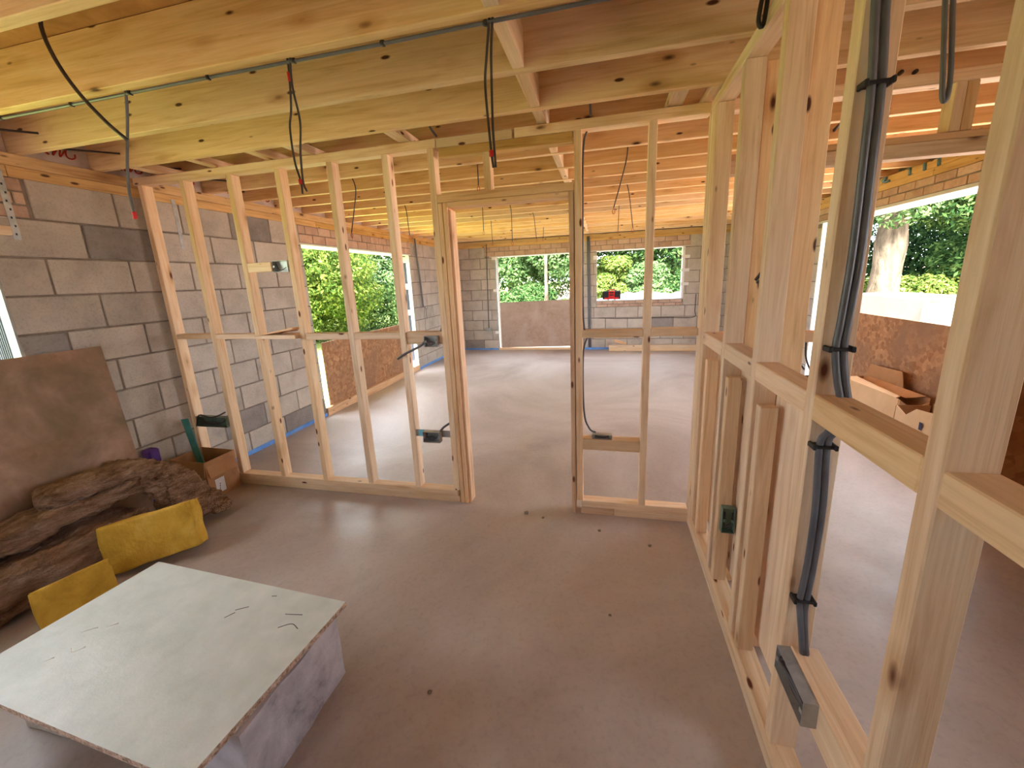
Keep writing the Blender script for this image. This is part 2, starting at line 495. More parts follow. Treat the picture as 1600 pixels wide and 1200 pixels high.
def wall(name, label, axis, face, sign, a0, a1, opens, vis, odd, even, lint, dark=(), sills=()):
    """axis 'y': wall runs along Y with inner face at x=face; outward direction = sign. opens: (a0,a1,z0,z1)."""
    V, F = [], []
    def core(b0, b1, z0, z1):
        f0, f1 = face + sign * 0.006, face + sign * TH
        lo, hi = min(f0, f1), max(f0, f1)
        if axis == 'y':
            c = [(lo, hi), (b0, b1), (z0, z1)]
        else:
            c = [(b0, b1), (lo, hi), (z0, z1)]
        k = len(V)
        for x in c[0]:
            for y in c[1]:
                for z in c[2]:
                    V.append((x, y, z))
        F.extend([(k, k + 1, k + 3, k + 2), (k + 4, k + 6, k + 7, k + 5), (k, k + 4, k + 5, k + 1), (k + 2, k + 3, k + 7, k + 6), (k, k + 2, k + 6, k + 4), (k + 1, k + 5, k + 7, k + 3)])
    zs = sorted({0, ZP, *[z for o in opens for z in o[2:4]]})
    for z0, z1 in zip(zs, zs[1:]):
        cuts = [(o[0], o[1]) for o in opens if o[2] <= z0 + 1e-4 and o[3] >= z1 - 1e-4]
        for s0, s1 in spans_minus(a0, a1, cuts):
            core(s0, s1, z0, z1)
    if axis == 'y':
        org = Vector((face, (a0 + a1) / 2, 0))
    else:
        org = Vector(((a0 + a1) / 2, face, 0))
    w = link(name, mesh_from(name, [Vector(v) - org for v in V], F, 'mortar'), org)
    tag(w, label, 'wall', None, 'structure')
    j = 0.006
    def piece(nm, b0, b1, z0, z1, mat, dep=0.10, proud=0.0):
        f0, f1 = face - sign * proud, face + sign * dep
        lo, hi = min(f0, f1), max(f0, f1)
        if axis == 'y':
            return box(nm, lo, hi, b0, b1, z0, z1, mat, w, 0.004)
        return box(nm, b0, b1, lo, hi, z0, z1, mat, w, 0.004)
    for c in range(10):                      # c = 0 is the top course
        z1 = ZP - CH * c
        z0 = z1 - CH
        off = odd if c % 2 == 0 else even
        cuts = [(o[0], o[1]) for o in opens if o[2] < (z0 + z1) / 2 < o[3]]
        cuts += [(l[0], l[1]) for l in lint if l[2] - 0.03 < (z0 + z1) / 2 < l[3]]
        k0 = math.floor((vis[0] - off) / BL) - 1
        for k in range(k0, k0 + 60):
            b0, b1 = off + k * BL, off + (k + 1) * BL
            b0, b1 = max(b0, vis[0]), min(b1, vis[1])
            if b1 - b0 < 0.05:
                continue
            for s0, s1 in spans_minus(b0, b1, cuts):
                if s1 - s0 < 0.03:
                    continue
                e0 = 0.0 if any(abs(s0 - q[1]) < 1e-6 for q in cuts) else j
                e1 = 0.0 if any(abs(s1 - q[0]) < 1e-6 for q in cuts) else j
                mt = 'block_dark' if any(d[0] == c and b0 - 0.05 < d[1] < b1 for d in dark) else 'block'
                zt = z1 - j if c else z1
                piece('block', s0 + e0, s1 - e1, z0 + j, zt, mt, 0.10, rng.uniform(0, 0.003))
    for l in lint:                           # rows of bricks: (a0, a1, z0, z1, rows)
        n = l[4]
        h = (l[3] - l[2]) / n
        for r in range(n):
            st = l[0] - (0.113 if r % 2 else 0)
            q = st
            while q < l[1] - 0.02:
                b0, b1 = max(q, l[0]), min(q + 0.2258, l[1])
                if b1 - b0 > 0.03:
                    piece('brick', b0 + 0.005, b1 - 0.005, l[2] + r * h + 0.005, l[2] + (r + 1) * h - 0.005, 'brick', 0.10, rng.uniform(0, 0.003))
                q += 0.2258
    # wall plates, two deep
    f0, f1 = face, face + sign * 0.10
    lo, hi = min(f0, f1), max(f0, f1)
    for q, (z0, z1, sh) in enumerate(((ZP, ZP + 0.064, 0.0), (ZP + 0.064, ZJ, 0.012))):
        b = a0
        lens = [4.2, 2.6, 4.8, 3.9] if q == 0 else [2.9, 4.6, 3.3, 4.4]
        i = 0
        while b < a1 - 0.05:
            e = min(b + lens[i % 4], a1)
            if axis == 'y':
                timber('wall_plate', lo + sh, hi + sh, b + 0.001, e - 0.001, z0, z1 - 0.001, 'treated', w)
            else:
                timber('wall_plate', b + 0.001, e - 0.001, lo + sh, hi + sh, z0, z1 - 0.001, 'treated', w)
            b = e
            i += 1
    # outer leaf parapet up to the roof deck closes the joist ends
    f0, f1 = face + sign * 0.13, face + sign * TH
    lo, hi = min(f0, f1), max(f0, f1)
    if axis == 'y':
        box('joist_end_upstand', lo, hi, a0, a1, ZP, 2.66, 'mortar', w, 0)
    else:
        box('joist_end_upstand', a0, a1, lo, hi, ZP, 2.66, 'mortar', w, 0)
    return w

WL_O1 = (0.30, 1.637, 0.0, 2.041)
WL_O2 = (4.10, 6.72, 0.0, 2.072)
wl = wall('wall_left', 'grey concrete block wall with two openings', 'y', XL, -1, YB, YF, [WL_O1, WL_O2], (-0.6, YF), 1.86 - 8 * BL, 2.087 - 8 * BL,
          [(0.1, 1.85, 2.041, ZP, 3), (4.08, 6.78, 2.072, ZP, 2)], dark=[(1, 2.3), (4, 1.7), (9, 3.9), (0, 3.4), (8, 3.1)])
WB_O1 = (-2.40, -0.62, 0.0, 2.072)
WB_O2 = (-0.205, 1.515, 1.032, 2.072)
wb = wall('wall_back', 'grey concrete block wall with a door opening and a window opening', 'x', YF, 1, XL, XR, [WB_O1, WB_O2], (XL, XR), -2.982 - BL, -3.19 - BL,
          [(-2.62, -0.58, 2.072, ZP, 2), (-0.34, 1.60, 2.072, ZP, 2), (-0.205, 1.515, 0.907, 1.032, 2)], dark=[(9, -2.8), (7, 1.1)])
WR_O1 = (3.00, 6.17, 0.0, 2.12)
WR_O2 = (-0.4, 0.6, 1.15, 2.12)  # unseen opening, added and sized to let in fill light from the near right
wr = wall('wall_right', 'buff concrete block wall with a wide patio opening', 'y', XR, 1, YB, YF, [WR_O1, WR_O2], (2.4, YF), 6.585 - 10 * BL, 6.36 - 10 * BL,
          [(2.9, 6.30, 2.12, ZP, 2)], dark=[(5, 6.9)])
wf = wall('wall_front', 'grey concrete block wall behind the viewpoint', 'x', YB, -1, XL, XR, [(-2.4, -1.8, 0.9, 2.1)], (XL, XL + 0.4), 0, 0.2, [])  # its opening is unseen, added to let light in from behind

# lintel soffits / flashing strips over the openings, blue membrane at the wall foot
def strip(nm, x0, x1, y0, y1, z0, z1, mat, par, **k):
    return box(nm, x0, x1, y0, y1, z0, z1, mat, par, **k)
strip('lintel', XL - TH, XL - 0.004, 3.98, 6.84, 2.052, 2.072, 'lead', wl)
strip('lintel', XL - TH, XL - 0.004, 0.2, 1.75, 2.020, 2.041, 'lead', wl)
strip('lintel', -2.52, -0.5, YF + 0.004, YF + TH, 2.056, 2.072, 'lead', wb)
strip('lintel', -0.33, 1.63, YF + 0.004, YF + TH, 2.056, 2.072, 'lead', wb)
strip('lintel', XR + 0.004, XR + TH, 2.9, 6.3, 2.09, 2.12, 'lead', wr)
strip('window_sill', -0.205, 1.515, YF - 0.002, YF + TH, 1.032, 1.046, 'lead', wb)
for (y0, y1) in ((2.0, 4.10), (6.72, YF)):
    strip('damp_proof_strip', XL, XL + 0.012, y0, y1, 0.0, 0.042, 'blue_dpm', wl, bev=0.003)
strip('damp_proof_strip', XL + 0.013, -2.40, YF - 0.012, YF, 0.0, 0.040, 'blue_dpm', wb, bev=0.003)
strip('damp_proof_strip', -0.62, 2.6, YF - 0.012, YF, 0.0, 0.046, 'blue_dpm', wb, bev=0.003)

# cavity closers on the jambs that face the room: pale edge boards, ribbed grey inserts, pale cross bands
def closer(par, y, z0, z1, x0, bands):
    box('jamb_edge', x0 - 0.07, x0 - 0.001, y - 0.012, y - 0.001, z0, z1, 'jamb', par, 0)
    box('jamb_edge', x0 - TH, x0 - 0.24, y - 0.012, y - 0.001, z0, z1, 'jamb', par, 0)
    for q in bands:
        box('closer_band', x0 - 0.24, x0 - 0.07, y - 0.014, y - 0.001, q - 0.05, q + 0.05, 'jamb', par, 0)
    for k in range(9):
        xx = x0 - 0.074 - k * 0.0185
        box('closer_rib', xx - 0.012, xx, y - 0.009, y - 0.001, z0, z1, 'closer', par, 0.002)
closer(wl, 6.72, 0.0, 2.05, XL, (1.98, 1.52, 1.06, 0.58, 0.12))
closer(wl, 1.637, 0.0, 2.02, XL, (1.9, 1.05, 0.35))

# galvanised edge angle on the door-opening jamb and white frame ties on the window jambs
box('jamb_angle', -2.40, -2.375, YF + 0.002, YF + 0.10, 0.02, 2.05, 'steel', wb, 0.002)
for z in (2.03, 1.34, 0.4):
    box('frame_tie', -2.46, -2.36, YF - 0.012, YF + 0.01, z - 0.03, z + 0.03, 'white', wb, 0.003)
box('jamb_angle', 1.470, 1.515, YF + 0.01, YF + 0.14, 1.05, 2.05, 'white', wb, 0.003)
for z in (1.86, 1.60, 1.33):
    box('frame_tie', 1.45, 1.60, YF - 0.014, YF + 0.01, z - 0.03, z + 0.03, 'white', wb, 0.003)
for z in (1.93,):
    box('frame_tie', -0.27, -0.19, YF - 0.014, YF + 0.01, z - 0.04, z + 0.04, 'white', wb, 0.003)
box('jamb_angle', XR - 0.008, XR + 0.06, 6.150, 6.172, 0.1, 2.09, 'white', wr, 0.002)  # white strip stands in for bright light along the opening edge
# perforated strap hanging down the wall and a pale timber wedge
st = box('restraint_strap', XL, XL + 0.004, 1.745, 1.778, 1.915, 2.30, 'steel', wl, 0)
for k in range(7):
    box('strap_hole', XL + 0.0035, XL + 0.0048, 1.757 + (k % 2) * 0.006, 1.765 + (k % 2) * 0.006, 1.94 + k * 0.046, 1.952 + k * 0.046, 'black', wl, 0)
st2 = box('restraint_strap', XL, XL + 0.004, 2.72, 2.748, 1.92, 2.30, 'steel', wl, 0)
tw = timber('timber_wedge', XL + 0.002, XL + 0.05, 1.62, 1.725, 1.935, 1.985, 'pine')
tag(tw, 'small cream timber wedge fixed to the block wall by a perforated strap', 'wedge')

# ------------------------------------------------------------------ ceiling: deck, joists, strutting
ce = box('ceiling', XL - TH, XR + TH, YB - TH, YF + TH, 2.62, 2.66, 'deck', None, 0)
tag(ce, 'dark roof deck boards over a row of deep pine joists', 'ceiling', None, 'structure')
JY = [1.493 + 0.3985 * k for k in range(-9, 19)]
JY = [y for y in JY if YB < y - 0.05 and y < YF - 0.02]
for i, y in enumerate(JY):
    timber('joist', XL - 0.10, XR + 0.10, y - 0.045, y, ZJ, 2.618, 'joist', ce, 0.003)
for i in range(len(JY) - 1):
    y0, y1 = JY[i], JY[i + 1] - 0.045
    s = 0.0
    if y0 > 0.2:
        timber('strut', -0.385 + s, -0.335 + s, y0 + 0.001, y1 - 0.001, ZJ + 0.004, 2.55, 'pine', ce, 0.002)
        box('insulation_board', XL - 0.095, XL - 0.03, y0 + 0.002, y1 - 0.002, ZJ, 2.617, 'foil', ce, 0.004)
# short noggins that carry the partition head plate
yn0, yn1 = JY[[i for i, y in enumerate(JY) if y > 2.2][0]] + 0.001, JY[[i for i, y in enumerate(JY) if y > 2.6][0]] - 0.046
for x in (-3.14, -2.66, -2.20, -1.92, -1.24, 0.30, 0.475):
    timber('noggin', x, x + (0.075 if x != -2.66 else 0.055), yn0, yn1, ZJ + 0.002, ZJ + 0.05, 'pine', ce, 0.002)
# steel rods through the joist ends with red printing on the foil facing
for i, y in enumerate(JY):
    if 1.3 < y < 3.2:
        tube('restraint_rod', [(XL - 0.03, y - 0.36, 2.47), (XL + 0.27, y - 0.055, 2.475)], 0.006, 'cable_dark', ce, 6)
def scribble(par, x, y0, z0, w, h):
    pts = []
    for k in range(34):
        t = k / 33
        pts.append((x, y0 + w * t + 0.016 * math.sin(t * 40), z0 + h * (0.5 + 0.5 * math.sin(t * 31 + math.sin(t * 9)))))
    tube('red_print', pts, 0.0045, 'red_ink', par, 5, 3)
for i, y in enumerate(JY[:-1]):
    if 1.0 < y < 4.0:
        scribble(ce, XL - 0.0265, y + 0.05, 2.45, 0.22, 0.07)

# ------------------------------------------------------------------ back stud partition (front face Y = 2.46)
Y0, Y1 = 2.46, 2.535
SW = 0.042
ZS = 0.095      # top of the doubled sole plate
ZH = 2.345      # underside of head plate
pb = thing('stud_partition', 'open pine stud partition with a door opening, across the room under the joists', 'stud wall', (-1.4, Y0, 0), None, 'thing')
def stud(x0, y0=Y0, y1=Y1, z0=ZS, z1=ZH, par=pb, nm='stud', kind='pine', w=SW):
    return timber(nm, x0, x0 + w, y0, y1, z0, z1, kind, par)
SX = [-3.335, -2.955, -2.546, -2.152, -1.756, -1.363]
for x in SX:
    stud(x)
stud(-1.057)
# sole plates, two layers, left of the door
timber('sole_plate', -3.374, -1.02, Y0, Y1, 0.0, 0.0475, 'pine', pb)
timber('sole_plate', -3.374, -1.03, Y0 - 0.004, Y1 - 0.004, 0.0485, ZS, 'pine', pb)
timber('sole_plate', -0.155, 0.06, Y0, Y1, 0.0, 0.0475, 'lining', pb)
timber('sole_plate', 0.062, 0.513, Y0, Y1, 0.0, 0.0475, 'pine', pb)
timber('sole_plate', -0.155, 0.513, Y0 + 0.002, Y1, 0.0485, ZS, 'pine', pb)
# head plates
timber('head_plate', -3.374, -1.00, Y0, Y1, ZH, ZJ - 0.003, 'pine', pb)
timber('head_plate', -0.998, -0.53, Y0 + 0.004, Y1 + 0.004, ZH, ZJ - 0.003, 'pine', pb)
timber('head_plate', -0.517, 0.513, Y0, Y1, ZH, ZJ - 0.003, 'pine', pb)
timber('head_plate', 0.60, 2.685, Y0, Y1, ZH, ZJ - 0.003, 'pine', pb)
# door opening: packers over, header, studs, lining
timber('packer', -0.985, -0.19, Y0 + 0.006, Y1 + 0.004, ZH - 0.052, ZH - 0.001, 'treated', pb)
stud(-0.71, z0=2.085, z1=ZH - 0.053, nm='cripple_stud')
timber('door_header', -1.015, -0.185, Y0, Y1, 2.038, 2.084, 'lining', pb)
stud(-0.183)
stud(0.214)
ld = 0.03
for x in (-1.014, -0.981):
    timber('door_lining', x, x + 0.028, Y0 - 0.004 * (x > -1), Y1 + 0.02, 0.0, 2.036, 'lining', pb)
timber('door_lining', -0.952, -0.936, Y0 + 0.012, Y1 + 0.02, 0.0, 1.996, 'lining', pb)
timber('door_lining', -0.215, -0.187, Y0 - 0.004, Y1 + 0.02, 0.0, 2.036, 'lining', pb)
timber('door_lining', -0.952, -0.216, Y0 - 0.004, Y1 + 0.02, 2.006, 2.036, 'lining', pb)
# end post at the junction with the side partition
# noggins
for (x0, x1, z, hh, yy) in ((SX[0] + SW, SX[1], 1.215, 0.038, 0.0), (SX[1] + SW, SX[2], 1.212, 0.038, 0.0), (SX[3] + SW, SX[4], 1.20, 0.045, 0.0),
                            (SX[4] + SW, SX[5], 1.20, 0.045, 0.0), (SX[5] + SW, -1.057, 1.162, 0.082, 0.012), (-0.141, 0.214, 1.194, 0.045, 0), (0.256, 0.513, 1.20, 0.045, 0),
                            (-0.141, 0.214, 0.462, 0.075, 0.0)):
    timber('noggin', x0 + 0.001, x1 - 0.001, Y0 + yy, Y1 + yy, z, z + hh, 'pine', pb)
# a split flat noggin lying on its side
ng = timber('noggin', SX[2] + SW, SX[3], Y0 - 0.05, Y1 + 0.03, 1.215, 1.243, 'pine', pb)
for k in range(3):
    mesh = mesh_from('splinter', [(0, 0, 0), (0.30 - k * 0.06, 0.02 * k, 0.05 - 0.012 * k), (0.32 - k * 0.06, 0.05, 0.048 - 0.012 * k), (0.03, 0.05, 0.0), (0, 0, -0.008), (0.30 - k * 0.06, 0.02 * k, 0.035 - 0.012 * k), (0.32 - k * 0.06, 0.05, 0.035 - 0.012 * k), (0.03, 0.05, -0.01)],
                     [(0, 1, 2, 3), (7, 6, 5, 4), (0, 4, 5, 1), (1, 5, 6, 2), (2, 6, 7, 3), (3, 7, 4, 0)], WOOD['lining'][0])
    link('splinter', mesh, (SX[2] + SW + 0.02 + 0.03 * k, Y0 - 0.03 + 0.025 * k, 1.246 + 0.002 * k), pb)
# extension past the side partition: header over a wide opening with a cripple stud, and a low rail
timber('door_header', 0.592, 2.685, Y0, Y1, 2.045, 2.108, 'pine', pb)
timber('door_header', 0.592, 2.685, Y0 + 0.004, Y1 + 0.03, 2.109, 2.14, 'lining', pb)
stud(1.535, z0=2.141, z1=ZH, nm='cripple_stud')
timber('cripple_stud', 1.578, 1.625, Y0 + 0.003, Y1, 2.141, ZH, 'joist', pb)
stud(1.125, Y0, Y1, z0=0.0, z1=2.044, w=0.04)
timber('noggin', 0.592, 1.124, Y0, Y1, 1.158, 1.215, 'lining', pb)

# ------------------------------------------------------------------ side stud partition (face X = 0.513)
X0, X1 = 0.513, 0.588
pr_ = thing('stud_partition', 'open pine stud partition running towards the far wall, with boarded lower bays', 'stud wall', (X0, 1.2, 0), None, 'thing')
timber('sole_plate', X0, X1, -1.8, 2.458, 0.0, 0.0475, 'pine', pr_)
timber('sole_plate', X0, X1 - 0.004, -1.8, 2.458, 0.0485, ZS, 'pine', pr_)
timber('head_plate', X0, X1, -1.8, 2.458, ZH, ZJ - 0.003, 'pine', pr_)
SY = [(2.326, 2.368), (2.37, 2.412), (2.414, 2.456), (2.4575, 2.4995), (1.922, 1.964), (1.532, 1.574), (1.118, 1.160), (0.708, 0.750), (0.305, 0.347), (-0.10, -0.058), (-0.5, -0.458)]
for i, (a, b_) in enumerate(SY):
    timber('stud', X0, X1, a, b_, ZS, ZH, 'pine', pr_)
# doubled studs standing just behind the face studs
timber('stud', X1 + 0.012, X1 + 0.087, 1.965, 2.005, 0.0, ZH, 'joist', pr_)
timber('stud', X1 + 0.012, X1 + 0.087, 1.576, 1.616, 0.0, ZH, 'joist', pr_)
RT = 1.241
seq = [(1.964, 2.326), (1.574, 1.922), (1.160, 1.532), (0.750, 1.118), (0.347, 0.708), (-0.058, 0.305)]
for k, (a, b_) in enumerate(seq):
    timber('noggin', X0, X1 - 0.002, a + 0.001, b_ - 0.001, RT - 0.064, RT + (0.004 if k % 2 else 0), 'joist' if k in (3, 4) else 'pine', pr_)
for (a, top) in ((2.218, 1.107), (1.840, 1.107), (1.455, 1.10)):
    timber('short_stud', X0 + 0.002, X0 + 0.058, a, a + 0.042, ZS, top, 'pine', pr_)
# board lining the back of the lower bays
for (a, b_) in ((1.165, 1.53), (1.533, 1.92), (1.923, 2.40)):
    box('back_board', X1 + 0.001, X1 + 0.011, a, b_, 0.135, 1.172, WOOD['pine'][2], pr_)
timber('back_board', X0 + 0.050, X1 - 0.001, 1.162, 1.20, ZS + 0.05, 1.10, 'pine', pr_)
timber('noggin', X0 + 0.006, X1, 0.751, 1.085, 0.40, 0.512, 'pine', pr_, rot=None)

# ------------------------------------------------------------------ loose boards in the openings
def sheet(name, label, cat, org, ex, ez, th, mat, edge=None, nx=1, group=None):
    """thin board: origin corner, edge vectors ex / ez, thickness vector th."""
    org, ex, ez, th = map(Vector, (org, ex, ez, th))
    V = [Vector((0, 0, 0)), ex, ex + ez, ez, th, ex + th, ex + ez + th, ez + th]
    F = [(0, 3, 2, 1), (4, 5, 6, 7), (0, 1, 5, 4), (1, 2, 6, 5), (2, 3, 7, 6), (3, 0, 4, 7)]
    me = mesh_from(name, V, F, [mat, edge or mat])
    for p in me.polygons[2:]:
        p.material_index = 1
    bm = bmesh.new()
    bm.from_mesh(me)
    bmesh.ops.recalc_face_normals(bm, faces=bm.faces)
    bm.to_mesh(me)
    bm.free()
    o = link(name, me, org)
    return tag(o, label, cat, group) if label else o

sheet('wooden_board', 'stained brown board leaning on the block wall behind the brown insulation', 'board', (-3.26, -0.44, 0.0), (0, 2.44, 0), (-0.105, 0, 1.24), (0.012, 0, 0.001), 'osb_stain')
sheet('wooden_board', 'strand board sheet blocking the lower half of the opening before the yellow green bush', 'board', (XL - 0.05, 4.24, 0.10), (0, 2.10, 0), (0.0, 0, 0.80), (0.015, 0, 0), 'osb')
timber('threshold_timber', XL - 0.09, XL + 0.02, 4.11, 6.70, 0.0, 0.098, 'lining', wl)
sheet('wooden_board', 'dusty grey board across the lower half of the far door opening', 'board', (-2.33, YF + 0.03, 0.045), (1.69, 0, 0.03), (0, 0.0, 1.02), (0, 0.015, 0), 'osb_grey')
timber('threshold_timber', -2.39, -0.63, YF - 0.01, YF + 0.10, 0.0, 0.044, 'pine', wb)
sheet('wooden_board', 'strand board sheet standing in the right patio opening behind the cardboard', 'board', (XR + 0.02, 3.05, 0.0), (0, 2.44, 0), (0, 0, 1.04), (0.018, 0, 0), 'osb')
sheet('wooden_board', 'warm brown board leaning upright near the side opening beyond the nearest stud', 'board', (2.06, 2.60, 0.0), (0.60, -0.02, 0), (0.06, 0.06, 1.22), (0, 0.018, 0), 'osb_orange')

# ------------------------------------------------------------------ foreground: green-faced chipboard on a block
ZB = 0.315
A, B_, C_, D_ = (-2.08, 1.237), (-1.02, 1.180), (-1.065, 0.560), (-2.15, 0.620)
V = []
for z in (ZB - 0.022, ZB):
    for q in (A, B_, C_, D_):
        V.append((q[0], q[1], z))
F = [(0, 1, 2, 3), (4, 7, 6, 5), (0, 4, 5, 1), (1, 5, 6, 2), (2, 6, 7, 3), (3, 7, 4, 0)]
o0 = Vector((-1.6, 0.9, ZB - 0.022))
me = mesh_from('chipboard_sheet', [Vector(v) - o0 for v in V], F, ['green_face', 'chip'])
bm = bmesh.new()
bm.from_mesh(me)
bmesh.ops.recalc_face_normals(bm, faces=bm.faces)
bm.to_mesh(me)
bm.free()
for p in me.polygons:
    p.material_index = 0 if abs(p.normal.z) > 0.9 else 1
cb = link('chipboard_sheet', me, o0)
tag(cb, 'pale green faced chipboard sheet resting on a concrete block as a low table', 'board')
for k, (pts) in enumerate([[(-1.45, 1.02), (-1.43, 1.05)], [(-1.44, 1.06), (-1.40, 1.085)], [(-1.20, 1.02), (-1.16, 1.045), (-1.12, 1.03)], [(-1.22, 1.08), (-1.15, 1.09)], [(-1.35, 1.15), (-1.33, 1.155)]]):
    tube('pencil_mark', [(x, y, ZB + 0.0003) for x, y in pts], 0.0016, 'pencil', cb, 4)
for k, pts in enumerate([[(-1.95, 0.86), (-1.91, 0.89)], [(-1.90, 0.80), (-1.87, 0.79), (-1.85, 0.815)], [(-1.88, 0.90), (-1.85, 0.92)], [(-1.93, 0.74), (-1.91, 0.76)]]):
    tube('scratch', [(x, y, ZB + 0.0002) for x, y in pts], 0.0018, 'white', cb, 4)

def rough_block(name, label, cx, cy, cz, dx, dy, dz, mat, rz=0, seed=0, amp=0.004, cuts=8):
    bm = bmesh.new()
    bmesh.ops.create_cube(bm, size=1.0)
    bmesh.ops.subdivide_edges(bm, edges=bm.edges[:], cuts=cuts, use_grid_fill=True)
    bmesh.ops.scale(bm, vec=(dx, dy, dz), verts=bm.verts)
    for v in bm.verts:
        n = mnoise.noise_vector(v.co * 9 + Vector((seed, seed, 0)))
        edge = sum(1 for c, d in zip(v.co, (dx, dy, dz)) if abs(abs(c) - d / 2) < 1e-4)
        v.co += n * amp * (1.0 if edge < 2 else 1.8)
        if edge > 1:
            v.co *= 1 - 0.006
    me = bpy.data.meshes.new(name)
    bm.to_mesh(me)
    bm.free()
    me.materials.append(MAT[mat])
    for p in me.polygons:
        p.use_smooth = cuts > 10
    o = link(name, me, (cx, cy, cz), None, (0, 0, rz))
    return tag(o, label, 'block' if 'block' in name else 'insulation')

rough_block('concrete_block', 'pale grey aerated concrete block carrying the near end of the green board', -1.215, 0.915, 0.146, 0.36, 0.44, 0.290, 'aircrete', 0, 2, 0.004, 10)
rough_block('concrete_block', 'grey concrete block in shadow carrying the other end of the green board', -1.95, 0.93, 0.146, 0.30, 0.42, 0.290, 'block', 0, 5, 0.004, 8)

# ------------------------------------------------------------------ insulation
def batt(name, label, path, w, t, mat, seed, nu=90, nv=72, amp=0.030, twist=0.0):
    """soft batt swept along a path: rounded rectangle section w (sideways) x t (up), torn and sagging."""
    P = smooth_path(path, 14)
    L = [0]
    for a, b_ in zip(P, P[1:]):
        L.append(L[-1] + (b_ - a).length)
    tot = L[-1]
    V, F = [], []
    nu = max(20, int(tot / 0.010))
    for i in range(nu + 1):
        s = tot * i / nu
        k = max(q for q in range(len(L)) if L[q] <= s + 1e-9)
        k = min(k, len(P) - 2)
        u = (s - L[k]) / max(L[k + 1] - L[k], 1e-9)
        p = P[k].lerp(P[k + 1], u)
        d = (P[min(k + 2, len(P) - 1)] - P[max(k - 1, 0)]).normalized()
        side = d.cross(Vector((0, 0, 1)))
        if side.length < 0.05:
            side = Vector((1, 0, 0))
        side.normalize()
        up = side.cross(d).normalized()
        end = min(i, nu - i) / 5.0
        sc_ = 0.55 + 0.45 * min(1, end)
        if i in (0, nu):
            sc_ = 0.05
        for j in range(nv):
            th = 2 * math.pi * j / nv
            c, s_ = math.cos(th), math.sin(th)
            e = 0.32
            a = math.copysign(abs(c) ** e, c) * w / 2
            h = math.copysign(abs(s_) ** e, s_) * t / 2
            q = p + (side * a + up * h) * sc_
            n = mnoise.noise_vector(Vector((q.x * 7 + seed, q.y * 7, q.z * 7)))
            n2 = mnoise.noise_vector(Vector((q.x * 34 + seed, q.y * 16, q.z * 60)))
            n4 = mnoise.noise_vector(Vector((q.x * 90 + seed, q.y * 60, q.z * 90)))
            n3 = mnoise.noise(Vector((s * 3 + seed, q.z * 60, a * 12)))
            q = q + n * amp + n2 * amp * 0.5 + n4 * amp * 0.30 + (side * a + up * h).normalized() * n3 * amp * 0.5
            q.z = max(q.z, 0.004)
            V.append(q)
    for i in range(nu):
        for j in range(nv):
            F.append((i * nv + j, i * nv + (j + 1) % nv, (i + 1) * nv + (j + 1) % nv, (i + 1) * nv + j))
    F.append(tuple(range(nv))[::-1])
    F.append(tuple(nu * nv + j for j in range(nv)))
    o0 = Vector((path[0][0], path[0][1], 0))
    o = link(name, mesh_from(name, [v - o0 for v in V], F, mat, True), o0)
    return tag(o, label, 'insulation')

batt('insulation_batt', 'brown mineral wool batt lying nearest the floor in the pile', [(-3.02, 0.95, 0.13), (-2.98, 1.25, 0.135), (-2.97, 1.50, 0.14), (-2.98, 1.72, 0.13)], 0.34, 0.24, 'rockwool', 1.3)
batt('insulation_batt', 'brown mineral wool batt in the middle of the pile against the stained board', [(-3.14, 0.85, 0.33), (-3.10, 1.2, 0.345), (-3.05, 1.55, 0.37), (-3.02, 1.85, 0.39)], 0.26, 0.10, 'rockwool', 4.1)
batt('insulation_batt', 'brown mineral wool batt folded over the top of the pile', [(-3.13, 1.36, 0.455), (-3.07, 1.62, 0.46), (-3.0, 1.82, 0.445), (-2.90, 1.93, 0.32), (-2.80, 1.95, 0.17), (-2.71, 1.95, 0.07)], 0.26, 0.10, 'rockwool', 8.7)
batt('insulation_batt', 'torn brown mineral wool flap hanging behind the larger yellow slab', [(-2.98, 1.86, 0.36), (-2.86, 1.86, 0.30), (-2.80, 1.86, 0.16), (-2.78, 1.88, 0.07)], 0.20, 0.07, 'rockwool', 12.9)
batt('insulation_batt', 'thin brown mineral wool strip trailing down towards the cardboard box', [(-2.95, 2.02, 0.24), (-2.85, 2.05, 0.16), (-2.74, 2.05, 0.08), (-2.64, 2.02, 0.045)], 0.12, 0.05, 'rockwool', 17.0)

def slab(name, label, c, size, rot, mat, seed):
    o = rough_block(name, label, c[0], c[1], c[2], size[0], size[1], size[2], mat, 0, seed, 0.006, 18)
    o.rotation_euler = rot
    return o
slab('insulation_slab', 'larger yellow insulation slab propped on edge against the brown batts', (-2.635, 1.585, 0.155), (0.145, 0.44, 0.275), (math.radians(6), math.radians(-18), math.radians(-52)), 'yellow', 3)
slab('insulation_slab', 'smaller yellow insulation slab partly hidden behind the green board', (-2.56, 1.16, 0.115), (0.08, 0.28, 0.215), (math.radians(3), math.radians(-22), math.radians(-26)), 'yellow', 9)

